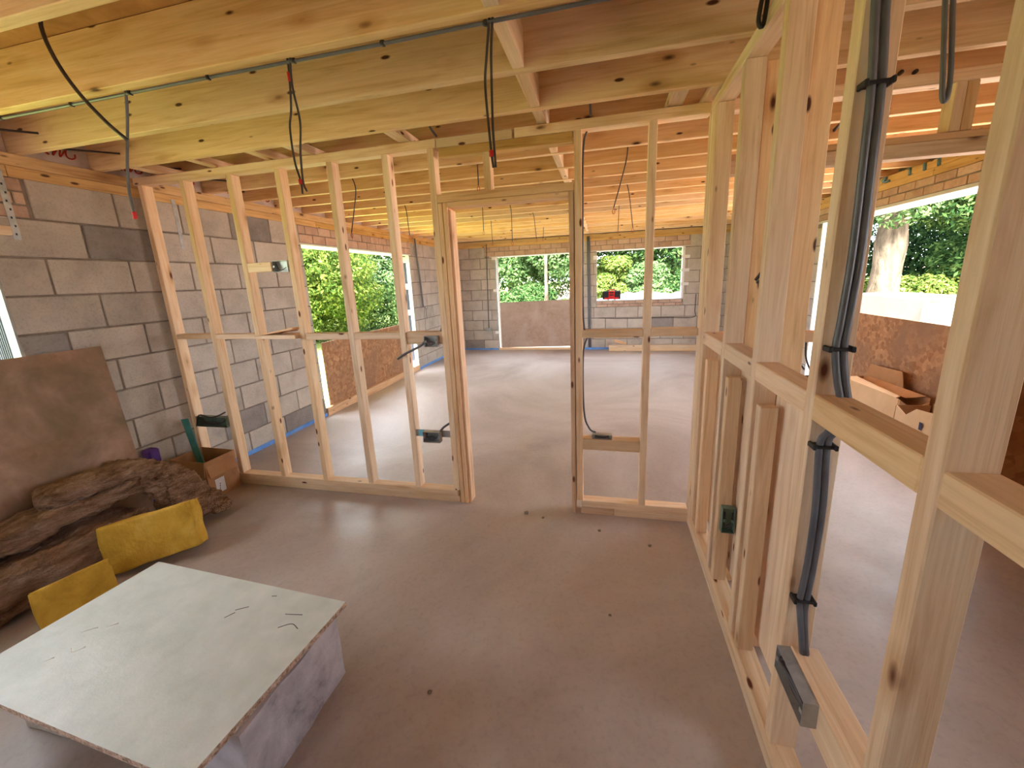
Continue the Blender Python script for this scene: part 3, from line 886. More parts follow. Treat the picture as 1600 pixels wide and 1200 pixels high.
# ------------------------------------------------------------------ cardboard box with teal strip, purple packet
bx_c = Vector((-3.105, 2.313, 0))
rz = math.radians(-2)
cbx = thing('cardboard_box', 'open brown cardboard box with a white label beside the stud partition', 'box', bx_c)
cbx.rotation_euler = (0, 0, rz)
def loc_box(nm, x0, x1, y0, y1, z0, z1, mat, par, rot=None):
    o = bpy.data.objects.new(nm, box_mesh(x1 - x0, y1 - y0, z1 - z0, MAT[mat], 0.001))
    COL.objects.link(o)
    o.parent = par
    o.location = ((x0 + x1) / 2, (y0 + y1) / 2, (z0 + z1) / 2)
    if rot:
        o.rotation_euler = rot
    return o
bw, bd_, bh = 0.172, 0.126, 0.315
loc_box('base_panel', -bw, bw, -bd_, bd_, 0.001, 0.006, 'card', cbx)
loc_box('side_panel', -bw, bw, -bd_, -bd_ + 0.005, 0.006, bh, 'card', cbx)
loc_box('side_panel', -bw, bw, bd_ - 0.005, bd_, 0.006, bh, 'card', cbx)
loc_box('side_panel', -bw, -bw + 0.005, -bd_ + 0.005, bd_ - 0.005, 0.006, bh, 'card', cbx)
loc_box('side_panel', bw - 0.005, bw, -bd_ + 0.005, bd_ - 0.005, 0.006, bh, 'card', cbx)
loc_box('flap', bw + 0.002, bw + 0.007, -bd_ + 0.01, bd_ - 0.02, bh - 0.135, bh - 0.002, 'card', cbx, (0, math.radians(-14), 0))
loc_box('flap', -bw, bw, -bd_ - 0.010, -bd_ - 0.005, bh - 0.11, bh - 0.002, 'card', cbx, (math.radians(-8), 0, 0))
lb = loc_box('paper_label', bw + 0.001, bw + 0.002, -bd_ + 0.05, -bd_ + 0.125, 0.035, 0.15, 'paper', cbx)
for k in range(3):
    o = loc_box('print_line', 0.0008, 0.0014, -0.012 + 0.003 * k, -0.006 + 0.003 * k, -0.03 + 0.018 * k, -0.018 + 0.018 * k, 'ink', lb)
ts = box('metal_strip', -3.205, -3.135, 2.318, 2.326, 0.02, 0.61, 'teal', None, 0.002)
ts.rotation_euler = (0, math.radians(-9), 0)
tag(ts, 'teal painted metal strip standing up out of the cardboard box', 'strip')
pk = box('plastic_packet', -3.355, -3.27, 2.06, 2.14, 0.0, 0.445, 'purple', None, 0.012)
tag(pk, 'purple plastic packet standing by the block wall behind the brown insulation', 'packet')

# ------------------------------------------------------------------ electrical boxes
def back_box(name, label, c, w, d, h, mat, front, wires=4):
    """open-fronted steel box: centre c, width w, depth d, height h; front = '-x' or '-y'."""
    r = thing(name, label, 'junction box', (c[0], c[1], c[2] - h / 2))
    t = 0.002
    x, y, z = c
    if front == '-y':
        box('back_plate', x - w / 2, x + w / 2, y + d / 2 - t, y + d / 2, z - h / 2, z + h / 2, mat, r, 0)
        for s in (-1, 1):
            box('side_wall', x + s * (w / 2 - t / 2) - t / 2, x + s * (w / 2 - t / 2) + t / 2, y - d / 2, y + d / 2 - t, z - h / 2, z + h / 2, mat, r, 0)
            box('edge_wall', x - w / 2 + t, x + w / 2 - t, y - d / 2, y + d / 2 - t, z + s * (h / 2 - t / 2) - t / 2, z + s * (h / 2 - t / 2) + t / 2, mat, r, 0)
            box('fixing_lug', x + s * (w / 2 - 0.010) - 0.006, x + s * (w / 2 - 0.010) + 0.006, y - d / 2, y - d / 2 + 0.003, z - 0.007, z + 0.007, mat, r, 0)
        for k in range(wires):
            a = w * 0.40
            tube('wire', [(x - a + 0.004 * k, y, z + h * 0.3), (x - a * 0.6, y - 0.008 * k, z - h * 0.25 + 0.006 * k), (x, y - d * 0.2, z - h * 0.32 + 0.007 * k), (x + a * 0.7, y - d * 0.1, z - h * 0.1), (x + a, y + d * 0.2, z + h * 0.25)], 0.003, 'cable' if k % 2 else 'cable_dark', r, 6)
    else:
        box('back_plate', x + d / 2 - t, x + d / 2, y - w / 2, y + w / 2, z - h / 2, z + h / 2, mat, r, 0)
        for s in (-1, 1):
            box('side_wall', x - d / 2, x + d / 2 - t, y + s * (w / 2 - t / 2) - t / 2, y + s * (w / 2 - t / 2) + t / 2, z - h / 2, z + h / 2, mat, r, 0)
            box('edge_wall', x - d / 2, x + d / 2 - t, y - w / 2 + t, y + w / 2 - t, z + s * (h / 2 - t / 2) - t / 2, z + s * (h / 2 - t / 2) + t / 2, mat, r, 0)
            box('fixing_lug', x - d / 2, x - d / 2 + 0.003, y + s * (w / 2 - 0.010) - 0.006, y + s * (w / 2 - 0.010) + 0.006, z - 0.007, z + 0.007, mat, r, 0)
        for k in range(wires):
            a = w * 0.40
            tube('wire', [(x, y + a, z + h * 0.3), (x - 0.006 * k, y + a * 0.8, z - h * 0.2 + 0.008 * k), (x - 0.008, y, z - h * 0.33 + 0.008 * k), (x, y - a * 0.8, z - h * 0.2), (x + d * 0.2, y - a, z + h * 0.2)], 0.0032, 'cable' if k % 2 else 'cable_dark', r, 6)
    return r

back_box('junction_box', 'grey steel double socket box on the low noggin beside the cabled stud', (X0 - 0.006, 1.0, 0.470), 0.165, 0.045, 0.075, 'steel', '-x', 5)
back_box('junction_box', 'green tinted steel box in the boarded bay of the side partition', (0.553, 1.822, 0.44), 0.054, 0.034, 0.125, 'steel_green', '-y', 3)
b1 = back_box('junction_box', 'steel socket box on a teal bar low beside the door opening', (-1.185, Y0 - 0.012, 0.508), 0.125, 0.045, 0.078, 'steel', '-y', 5)
box('mounting_bar', -1.322, -1.056, Y0 + 0.014, Y0 + 0.018, 0.495, 0.545, 'steel', b1, 0)
box('tape_patch', -1.30, -1.25, Y0 + 0.0118, Y0 + 0.0135, 0.496, 0.545, 'teal_blue', b1, 0)
back_box('junction_box', 'small steel switch box on the noggin at mid height by the door opening', (-1.130, Y0 - 0.008, 1.184), 0.092, 0.035, 0.072, 'steel', '-y', 4)
back_box('junction_box', 'dark green steel box full of cable by the teal strip', (-3.125, Y0 + 0.015, 0.535), 0.30, 0.045, 0.085, 'steel_green', '-y', 5)
b2 = back_box('junction_box', 'bright steel box beside a cream timber block high on the stud partition', (-2.235, Y0 + 0.03, 1.722), 0.125, 0.04, 0.078, 'steel', '-y', 1)
ct = timber('timber_block', -2.503, -2.30, Y0 + 0.0, Y0 + 0.055, 1.690, 1.755, 'pine')
tag(ct, 'cream timber block holding the bright steel box between two studs', 'timber')
fb = back_box('junction_box', 'flat steel socket box lying on the low noggin right of the door opening', (-0.02, Y0 + 0.03, 0.553), 0.125, 0.05, 0.026, 'steel', '-y', 1)
bw2 = back_box('junction_box', 'small socket box on the far block wall under a vertical conduit', (-2.61, YF - 0.022, 0.47), 0.12, 0.04, 0.075, 'steel', '-y', 0)

# ------------------------------------------------------------------ cables
def cable(label, pts, r=0.0055, mat='cable_dark', group=None, n=8, name='cable'):
    o = tube(name, pts, r, mat, None, n)
    return tag(o, label, 'cable', group)
def tip(par, p, mat='red', r=0.009, h=0.03):
    tube('red_tag' if mat == 'red' else 'cable_clip', [(p[0], p[1], p[2] - h / 2), (p[0] + 0.001, p[1], p[2]), (p[0], p[1], p[2] + h / 2)], r, mat, par, 8, 2)

cable('thick dark cable sweeping down in front of the nearest joists', [(-2.0, 1.3, 2.62), (-2.04, 1.3, 2.549), (-2.015, 1.3, 2.442), (-1.96, 1.31, 2.329), (-1.885, 1.33, 2.222), (-1.825, 1.35, 2.155)], 0.007)
o = cable('grey cable drop with a red end hanging before the wall plate', [(-1.975, 1.50, 2.41), (-2.016, 1.515, 2.327), (-2.07, 1.53, 2.232), (-2.104, 1.53, 2.132), (-2.129, 1.53, 2.026), (-2.129, 1.53, 1.930)], 0.006, 'cable')
tip(o, (-2.129, 1.53, 1.925))
o = cable('long twin cable drop with red bands over the left studs, outer strand', [(-1.173, 1.5, 2.415), (-1.182, 1.51, 2.358), (-1.212, 1.53, 2.251), (-1.23, 1.53, 2.185), (-1.232, 1.53, 2.069), (-1.217, 1.53, 1.988), (-1.217, 1.53, 1.94)], 0.0042)
tip(o, (-1.184, 1.513, 2.350))
tip(o, (-1.217, 1.528, 1.985), 'red', 0.008, 0.018)
cable('long twin cable drop with red bands over the left studs, inner strand', [(-1.160, 1.5, 2.415), (-1.176, 1.51, 2.315), (-1.180, 1.53, 2.203), (-1.199, 1.53, 2.09), (-1.206, 1.53, 1.983), (-1.195, 1.53, 1.948)], 0.0042)
o = cable('twin cable drop in front of the door opening, outer strand', [(-0.383, 1.5, 2.415), (-0.402, 1.51, 2.307), (-0.418, 1.53, 2.231), (-0.414, 1.53, 2.111), (-0.408, 1.53, 2.006), (-0.403, 1.53, 1.959)], 0.0045)
tip(o, (-0.408, 1.529, 2.006), 'red', 0.009, 0.02)
cable('twin cable drop in front of the door opening, inner strand', [(-0.372, 1.5, 2.415), (-0.385, 1.51, 2.325), (-0.395, 1.53, 2.23), (-0.398, 1.53, 2.089), (-0.396, 1.53, 2.006), (-0.394, 1.53, 1.959)], 0.0045)
o = cable('grey cable clipped along the underside edge of a near joist', [(-3.1, 1.503, 2.396), (-2.4, 1.503, 2.394), (-1.6, 1.504, 2.396), (-0.9, 1.503, 2.393), (-0.37, 1.503, 2.396), (0.5, 1.503, 2.395)], 0.0065, 'cable')
for x in (-2.75, -2.3, -1.96, -1.55, -1.15, -0.78, -0.40):
    tip(o, (x, 1.503, 2.394), 'black', 0.010, 0.012)
cable('looped grey cable hanging between the two nearest studs', [(0.868, 1.5, 2.43), (0.874, 1.5, 2.268), (0.888, 1.5, 2.148), (0.900, 1.5, 2.055), (0.906, 1.5, 2.007), (0.914, 1.5, 1.992), (0.919, 1.5, 2.01), (0.917, 1.5, 2.06), (0.906, 1.5, 2.146), (0.891, 1.5, 2.266), (0.884, 1.5, 2.43)], 0.0062, 'cable')
o = cable('pair of heavy grey cables clipped down the cabled stud, outer one', [(0.515, 1.10, 2.34), (0.524, 1.10, 2.089), (0.537, 1.10, 1.928), (0.542, 1.10, 1.755), (0.545, 1.10, 1.579), (0.541, 1.10, 1.433), (0.538, 1.10, 1.364), (0.549, 1.10, 1.293), (0.564, 1.098, 1.225), (0.560, 1.10, 1.18), (0.545, 1.10, 1.15), (0.532, 1.10, 1.113), (0.541, 1.10, 0.945), (0.541, 1.10, 0.771), (0.535, 1.10, 0.652), (0.536, 1.092, 0.613), (0.540, 1.06, 0.51)], 0.0080, 'cable')
o2 = cable('pair of heavy grey cables clipped down the cabled stud, inner one', [(0.534, 1.10, 2.34), (0.542, 1.10, 2.086), (0.555, 1.10, 1.926), (0.559, 1.10, 1.753), (0.562, 1.10, 1.578), (0.558, 1.10, 1.463), (0.555, 1.10, 1.364), (0.566, 1.10, 1.293), (0.580, 1.098, 1.225), (0.575, 1.10, 1.18), (0.561, 1.10, 1.15), (0.549, 1.10, 1.113), (0.558, 1.10, 0.947), (0.556, 1.10, 0.772), (0.551, 1.10, 0.654), (0.548, 1.092, 0.604), (0.548, 1.06, 0.51)], 0.0080, 'cable')
for z, x in ((1.927, 0.546), (1.364, 0.546), (1.113, 0.540), (0.653, 0.543)):
    box('cable_clip', x - 0.026, x + 0.026, 1.088, 1.118, z - 0.004, z + 0.004, 'black', o, 0.002)
    box('clip_end', x - 0.028, x - 0.020, 1.084, 1.118, z - 0.007, z + 0.007, 'black', o, 0.002)
    box('clip_end', x + 0.020, x + 0.028, 1.084, 1.118, z - 0.007, z + 0.007, 'black', o, 0.002)
for lab, t, bt, br in (
    ('thin dark cable hanging before the left bush opening', (-1.999, 3.148), (-2.049, 1.998), 0.05),
    ('short dark cable showing above the door header', (-0.934, 3.149), (-0.938, 2.257), 0),
    ('dark cable drop at the top corner of the door opening', (-1.387, 4.643), (-1.389, 2.125), 0),
    ('curved dark cable drop near the middle of the door opening', (-1.081, 4.671), (-1.055, 1.987), 0.02),
    ('thin cable drop above the far wall conduit', (-1.628, 5.692), (-1.618, 2.101), 0),
    ('slanting thin cable above the dusty grey board', (-0.974, 5.623), (-0.905, 2.076), 0.02),
    ('short thin cable close to the far wall over the door opening', (-1.033, 6.993), (-1.06, 2.218), 0),
    ('dark red tipped cable slanting over the far window', (0.134, 3.119), (0.045, 2.024), 0.02),
    ('dark cable drop hanging right over the radio window', (0.170, 4.359), (0.245, 2.004), 0.01),
    ('fine cable drop near the far window head', (0.147, 5.676), (0.135, 2.111), 0),
    ('slim cable drop by the second stud left of the door', (-2.177, 4.365), (-2.125, 2.092), 0.02),
    ('short dark cable beyond the boarded side partition', (1.227, 3.123), (1.227, 2.273), 0),
    ('short dark cable with a red end beside the right block wall', (1.670, 4.277), (1.648, 2.178), 0)):
    x0, y0 = t
    y0 = min((q + 0.006 for q in JY), key=lambda q: abs(q - y0))
    x1, z1 = bt
    zm = (2.45 + z1) / 2
    pts = [(x0, y0, 2.45), (x0 * .7 + x1 * .3 + br, y0, zm + 0.1), (x0 * .35 + x1 * .65 + br * .6, y0, zm - 0.06), (x1, y0, z1)]
    o = cable(lab, pts, 0.0045, 'cable_dark')
    tube('wire_loop', [(x1, y0, z1), (x1 - 0.010, y0, z1 - 0.025), (x1, y0, z1 - 0.045), (x1 + 0.010, y0, z1 - 0.025), (x1, y0, z1)], 0.003, 'copper', o, 6, 3)
cable('thick grey conduit hanging down by the left block wall', [(-3.33, 6.90, 2.35), (-3.335, 6.93, 2.0), (-3.335, 6.98, 1.6), (-3.34, 7.02, 1.13)], 0.016, 'cable')
for k, (dx, dy) in enumerate(((0.02, 0.16), (0.01, 0.10), (0.0, 0.02))):
    cable(('upper loose wire splayed sideways from the foot of the grey conduit', 'lower loose wire splayed sideways from the foot of the grey conduit', 'loose wire hanging straight down from the foot of the grey conduit')[k], [(-3.338, 7.02, 1.14), (-3.33 + dx, 7.03 + dy * .5, 1.08 + 0.02 * k), (-3.345 + dx, 7.02 + dy, 1.13 - 0.24 * k)], 0.004, 'cable', 'loose wires at the conduit')
cable('thin vertical conduit on the far block wall above the socket box', [(-2.56, YF - 0.012, 2.34), (-2.585, YF - 0.012, 1.5), (-2.61, YF - 0.012, 0.50)], 0.010, 'cable')
for k, x in enumerate((-0.36, -0.33)):
    cable('paired grey conduit on the far wall pier, %s' % ('outer tube' if k == 0 else 'inner tube'), [(x - 0.03, YF - 0.016, 2.36), (x - 0.015, YF - 0.016, 1.5), (x, YF - 0.016, 0.05)], 0.016, 'cable')
cable('dark cable running along the far block wall below the window', [(-0.16, YF - 0.008, 0.68), (0.4, YF - 0.008, 0.66), (1.2, YF - 0.008, 0.66), (1.72, YF - 0.008, 0.66), (1.745, YF - 0.008, 0.80), (1.75, YF - 0.008, 1.12)], 0.007, 'cable_dark')
cable('grey cable curving down the stud right of the door opening', [(-0.115, Y0 + 0.05, 2.345), (-0.13, Y0 + 0.03, 2.28), (-0.136, Y0 + 0.03, 2.1), (-0.135, Y0 + 0.03, 1.30), (-0.10, Y0 + 0.085, 1.22), (-0.137, Y0 + 0.03, 1.1), (-0.134, Y0 + 0.03, 0.72), (-0.10, Y0 + 0.03, 0.60), (-0.06, Y0 + 0.03, 0.575)], 0.006, 'cable')
cable('grey flexible cable reaching up from the switch box beside the door', [(-1.09, Y0 + 0.03, 1.21), (-1.06, Y0 + 0.05, 1.29), (-1.03, Y0 + 0.08, 1.37)], 0.008, 'cable')
cable('grey blue flexible cable drooping left from the switch box', [(-1.16, Y0 - 0.01, 1.20), (-1.22, Y0 + 0.0, 1.15), (-1.33, Y0 - 0.012, 1.10), (-1.40, Y0 + 0.01, 1.06)], 0.008, 'cable')
cable('short grey cable entering the low box on the teal bar', [(-1.13, Y0 + 0.0, 0.54), (-1.10, Y0 + 0.0, 0.575), (-1.06, Y0 + 0.02, 0.60)], 0.008, 'cable')
cable('dark cable looping over the dark green box by the teal strip', [(-3.27, Y0 - 0.02, 0.50), (-3.2, Y0 - 0.035, 0.60), (-3.1, Y0 - 0.03, 0.585), (-3.02, Y0 - 0.03, 0.60), (-2.98, Y0 + 0.01, 0.62)], 0.006, 'cable_dark')
cable('dark cable bent out of the side partition at shoulder height, upper one', [(0.578, 1.60, 1.62), (0.552, 1.61, 1.58), (0.52, 1.63, 1.52)], 0.006, 'cable_dark')
cable('dark cable bent out of the side partition at shoulder height, lower one', [(0.59, 1.60, 1.56), (0.56, 1.61, 1.54), (0.525, 1.63, 1.51)], 0.006, 'cable_dark')
for k, (x, z) in enumerate(((1.34, 2.455), (1.40, 2.47), (1.46, 2.465), (1.30, 2.50))):
    cable('%s dark cable threaded through the joists beyond the side partition' % ('second', 'third', 'rightmost', 'leftmost')[k], [(x, 2.62, z), (x + 0.06, 2.95, z + 0.01), (x + 0.16, 3.45, z)], 0.010, 'cable_dark', 'cables threaded through the joists')
for k, dx in enumerate((0.0, 0.025, 0.05)):
    cable('%s thin dark cable running down the right block wall' % ('leftmost', 'middle', 'rightmost')[k], [(XR - 0.012, 6.92 - dx * 2, 2.25), (XR - 0.012, 6.90 - dx * 2, 1.4), (XR - 0.012, 6.88 - dx * 2, 0.55)], 0.009, 'cable_dark', 'cables down the right block wall')
cable('dark cable dropping down the right block wall near the opening', [(XR - 0.02, 6.40, 2.36), (XR - 0.02, 6.36, 1.9), (XR - 0.02, 6.33, 1.28)], 0.008, 'cable_dark')
for k, (dx, dz) in enumerate(((0, 0), (0.05, 0.03), (0.20, 0.0), (0.24, 0.05))):
    cable('%s loose cable end dangling under the short rail beyond the side partition' % ('leftmost', 'second', 'third', 'rightmost')[k], [(0.86 + dx, Y1 + 0.02, 1.157), (0.875 + dx, Y1 + 0.03, 1.05), (0.86 + dx * 1.3, Y1 + 0.05, 0.98 - dz)], 0.005, 'cable_dark', 'loose cable ends under the short rail')
cable('short grey cable dropping into the head plate left of the door', [(-1.01, 2.36, 2.50), (-1.0, 2.40, 2.44), (-0.985, 2.455, 2.402)], 0.007, 'cable')
cable('short grey cable dropping into the head plate right of the door', [(-0.09, 2.34, 2.50), (-0.09, 2.40, 2.44), (-0.09, 2.45, 2.402)], 0.007, 'cable')
cable('black clip and cable hooked at the head of the side partition', [(0.49, 1.70, 2.44), (0.482, 1.70, 2.36), (0.497, 1.70, 2.345), (0.506, 1.70, 2.44)], 0.007, 'black')

# ------------------------------------------------------------------ far room: radio, timbers
rx, ry, rz0 = 0.105, YF + 0.06, 1.046
ra = thing('radio', 'red and black site radio standing on the far window sill', 'radio', (rx, ry, rz0))
box('body', rx - 0.185, rx + 0.185, ry - 0.06, ry + 0.06, rz0 + 0.02, rz0 + 0.195, 'black', ra, 0.015)
for s in (-1, 1):
    sp_o = box('speaker', rx + s * 0.125 - 0.048, rx + s * 0.125 + 0.048, ry - 0.068, ry - 0.058, rz0 + 0.055, rz0 + 0.18, 'black', ra, 0.004)
    box('foot', rx + s * 0.07 - 0.022, rx + s * 0.07 + 0.022, ry - 0.05, ry + 0.05, rz0, rz0 + 0.03, 'white', ra, 0.004)
box('lower_bumper', rx - 0.15, rx + 0.15, ry - 0.076, ry - 0.05, rz0 + 0.022, rz0 + 0.062, 'red', ra, 0.008)
box('centre_panel', rx - 0.062, rx + 0.062, ry - 0.072, ry - 0.056, rz0 + 0.05, rz0 + 0.195, 'red', ra, 0.006)
for k in range(2):
    box('display', rx - 0.045, rx + 0.045, ry - 0.075, ry - 0.070, rz0 + 0.10 + 0.045 * k, rz0 + 0.125 + 0.045 * k, 'black', ra, 0.002)
tube('handle', [(rx - 0.09, ry, rz0 + 0.19), (rx - 0.06, ry, rz0 + 0.215), (rx + 0.06, ry, rz0 + 0.215), (rx + 0.09, ry, rz0 + 0.19)], 0.010, 'red', ra, 8)
lab = ['lowest pine length lying along the foot of the far wall', 'upper front pine length stacked along the foot of the far wall', 'upper rear pine length stacked along the foot of the far wall']
for k, (x0, x1, y0, z0) in enumerate(((0.06, 2.3, 8.60, 0.0), (0.06, 2.3, 8.602, 0.061), (0.10, 2.4, 8.68, 0.0))):
    o = timber('timber_length', x0, x1, y0, y0 + 0.07, z0, z0 + 0.06, 'pine')
    tag(o, lab[k], 'timber', 'pine lengths by the far wall')
wk = timber('timber_offcut', 0.16, 0.42, 8.62, 8.66, 0.122, 0.18, 'lining')
wk.rotation_euler = (0, math.radians(18), math.radians(12))
wk.location.z += 0.03
tag(wk, 'reddish timber offcut propped on the pine lengths by the far wall', 'timber')

# ------------------------------------------------------------------ right room: cardboard
cr = thing('cardboard_box', 'large torn cardboard box lying open below the right patio opening', 'box', (2.50, 4.3, 0))
def card(nm, pts, mat, par, th=0.006):
    P = [Vector(p) - base_of(par) for p in pts]
    n = (P[1] - P[0]).cross(P[-1] - P[0]).normalized() * th
    V = P + [p + n for p in P]
    k = len(P)
    F = [tuple(range(k)), tuple(range(k, 2 * k))[::-1]] + [(i, (i + 1) % k, (i + 1) % k + k, i + k)[::-1] for i in range(k)]
    o = bpy.data.objects.new(nm, mesh_from(nm, V, F, mat))
    COL.objects.link(o)
    o.parent = par
    return o
card('side_panel', [(2.38, 3.87, 0.0), (2.40, 4.75, 0.0), (2.41, 4.75, 0.42), (2.40, 3.87, 0.44)], 'card_pale', cr)
card('side_panel', [(2.60, 3.87, 0.0), (2.62, 4.78, 0.0), (2.63, 4.78, 0.42), (2.62, 3.87, 0.45)], 'card', cr)
card('end_panel', [(2.385, 3.86, 0.0), (2.60, 3.86, 0.0), (2.61, 3.86, 0.42), (2.50, 3.86, 0.36), (2.40, 3.86, 0.44)], 'card_pale', cr)
card('end_panel', [(2.40, 4.77, 0.0), (2.62, 4.79, 0.0), (2.63, 4.79, 0.42), (2.41, 4.77, 0.42)], 'card', cr)
card('flap', [(2.40, 3.90, 0.446), (2.41, 4.72, 0.426), (2.50, 4.66, 0.45), (2.49, 4.0, 0.43)], 'card_pale', cr)
card('flap', [(2.625, 4.20, 0.45), (2.635, 4.76, 0.43), (2.645, 4.74, 0.56), (2.635, 4.26, 0.585)], 'card', cr)
card('flap', [(2.615, 3.90, 0.455), (2.63, 4.74, 0.435), (2.54, 4.66, 0.40), (2.53, 4.0, 0.41)], 'card', cr)
cr2 = thing('cardboard_box', 'pale torn carton with printed marks next to the large open box', 'box', (2.45, 3.62, 0))
card('side_panel', [(2.35, 3.42, 0.0), (2.36, 3.83, 0.0), (2.37, 3.83, 0.40), (2.36, 3.70, 0.36), (2.36, 3.60, 0.44), (2.36, 3.42, 0.46)], 'card_pale', cr2)
card('end_panel', [(2.35, 3.41, 0.0), (2.60, 3.41, 0.0), (2.61, 3.41, 0.46), (2.50, 3.41, 0.40), (2.36, 3.41, 0.46)], 'card_pale', cr2)
card('end_panel', [(2.36, 3.84, 0.0), (2.60, 3.84, 0.0), (2.61, 3.84, 0.40), (2.37, 3.84, 0.40)], 'card', cr2)
card('side_panel', [(2.61, 3.42, 0.0), (2.61, 3.83, 0.0), (2.62, 3.83, 0.42), (2.62, 3.42, 0.46)], 'card', cr2)
card('printed_mark', [(2.351, 3.50, 0.30), (2.351, 3.53, 0.30), (2.351, 3.53, 0.36), (2.351, 3.50, 0.36)], 'ink', cr2, -0.002)
card('printed_mark', [(2.351, 3.50, 0.28), (2.351, 3.60, 0.26), (2.351, 3.60, 0.268), (2.351, 3.50, 0.288)], 'ink', cr2, -0.002)

# blue crayon marks on the right wall plate
for k, (y, h) in enumerate(((5.02, 0.05), (4.70, 0.07), (4.52, 0.08), (4.36, 0.085))):
    if k == 0:
        tube('crayon_mark', [(XR - 0.004, y + 0.05, 2.36), (XR - 0.004, y, 2.385), (XR - 0.004, y + 0.03, 2.35), (XR - 0.004, y - 0.05, 2.345)], 0.013, 'blue_ink', wr, 5, 3)
    else:
        tube('crayon_mark', [(XR + 0.010, y, 2.335), (XR + 0.010, y + 0.01, 2.395)], 0.016, 'blue_ink', wr, 5, 3)

# ------------------------------------------------------------------ crumbs on the floor
crumbs = [((0.045, 0.985), 0.016, 'dark crumb of mortar on the floor near the viewpoint'), ((0.03, 1.63), 0.007, 'small crumb on the open floor between the partitions'),
          ((-0.52, 2.40), 0.014, 'flat crumb on the floor just inside the door opening, left one'), ((-0.40, 2.36), 0.010, 'flat crumb on the floor just inside the door opening, right one'),
          ((-0.03, 2.28), 0.010, 'crumb on the floor by the short sole plate'), ((0.26, 2.18), 0.010, 'crumb on the floor near the inner corner of the partitions'),
          ((-0.66, 1.13), 0.008, 'tiny chip on the floor beside the green board')]
for k, ((x, y), r, lb_) in enumerate(crumbs):
    bm = bmesh.new()
    bmesh.ops.create_icosphere(bm, subdivisions=2, radius=r)
    for v in bm.verts:
        v.co += mnoise.noise_vector(v.co * 60 + Vector((k * 3.1, 0, 0))) * r * 0.5
        v.co.z *= 0.55
    me = bpy.data.meshes.new('crumb')
    bm.to_mesh(me)
    bm.free()
    me.materials.append(MAT['mortar'])
    o = link('crumb', me, (x, y, r * 0.45))
    tag(o, lb_, 'crumb', 'crumbs on the floor')

# ------------------------------------------------------------------ outside: shrubs, trees, rubble
def foliage_mesh(name, blobs, n, size, mat, seed):
    r = np.random.default_rng(seed)
    blobs = np.array(blobs, float)
    w = (blobs[:, 3] * blobs[:, 4] * blobs[:, 5]) ** (2 / 3)
    idx = r.choice(len(blobs), n, p=w / w.sum())
    d = r.normal(size=(n, 3))
    d /= np.linalg.norm(d, axis=1)[:, None]
    rad = 1 - np.abs(r.normal(0, 0.16, n))
    rad *= 1 + 0.12 * np.sin(d[:, 0] * 7 + idx) * np.sin(d[:, 1] * 6 + idx * 2) + 0.08 * np.sin(d[:, 2] * 11 + idx)
    c = blobs[idx, :3] + d * rad[:, None] * blobs[idx, 3:6]
    nrm = d + r.normal(0, 0.55, (n, 3)) + np.array([0, 0, 0.45])
    nrm /= np.linalg.norm(nrm, axis=1)[:, None]
    t = np.cross(nrm, r.normal(size=(n, 3)))
    t /= np.linalg.norm(t, axis=1)[:, None]
    b_ = np.cross(nrm, t)
    s = size * r.uniform(0.6, 1.3, n)[:, None]
    V = np.empty((n, 4, 3))
    V[:, 0] = c - t * s
    V[:, 1] = c + b_ * s * 0.42 + nrm * s * 0.12
    V[:, 2] = c + t * s
    V[:, 3] = c - b_ * s * 0.42 + nrm * s * 0.12
    V = V.reshape(-1, 3)
    me = bpy.data.meshes.new(name)
    me.vertices.add(4 * n)
    me.vertices.foreach_set('co', V.astype(np.float32).ravel())
    me.loops.add(4 * n)
    me.loops.foreach_set('vertex_index', np.arange(4 * n, dtype=np.int32))
    me.polygons.add(n)
    me.polygons.foreach_set('loop_start', np.arange(0, 4 * n, 4, dtype=np.int32))
    me.polygons.foreach_set('loop_total', np.full(n, 4, dtype=np.int32))
    me.update()
    me.materials.append(LEAF[mat])
    return me

def plant(name, label, cat, base, blobs, n, size, mat, seed, trunk=None, group=None):
    n, size = int(n * 1.9), size * 0.72
    r = thing(name, label, cat, base, group)
    f = bpy.data.objects.new('foliage', foliage_mesh('foliage', blobs, n, size, mat, seed))
    COL.objects.link(f)
    f.parent = r
    f['kind'] = 'stuff'
    top = max(q[2] for q in blobs)
    for k, (dx, dy, rad, h) in enumerate(trunk or [(0, 0, 0.06, top * 0.8)]):
        V, F = [], []
        nn, st = 12, 10
        for i in range(st + 1):
            t = i / st
            rr_ = rad * (1.25 - 0.5 * t) * (1 + 0.10 * math.sin(i * 2.1 + seed))
            for j in range(nn):
                a = 2 * math.pi * j / nn
                V.append((dx + 0.12 * rad * math.sin(3 * t + k) + rr_ * math.cos(a) * (1 + 0.07 * math.sin(3 * a + i)), dy + rr_ * math.sin(a), h * t - 0.15))
        for i in range(st):
            for j in range(nn):
                F.append((i * nn + j, i * nn + (j + 1) % nn, (i + 1) * nn + (j + 1) % nn, (i + 1) * nn + j))
        F.append(tuple(st * nn + j for j in range(nn)))
        o = bpy.data.objects.new('trunk', mesh_from('trunk', V, F, 'bark', True))
        COL.objects.link(o)
        o.parent = r
    return r

def blobset(seed, n, rx, ry, z0, z1, s0, s1):
    r = random.Random(seed)
    out = []
    for k in range(n):
        a, q = r.uniform(0, 6.283), math.sqrt(r.uniform(0, 1))
        s = r.uniform(s0, s1)
        out.append((rx * q * math.cos(a), ry * q * math.sin(a), r.uniform(z0, z1), s, s, s * 0.8))
    return out

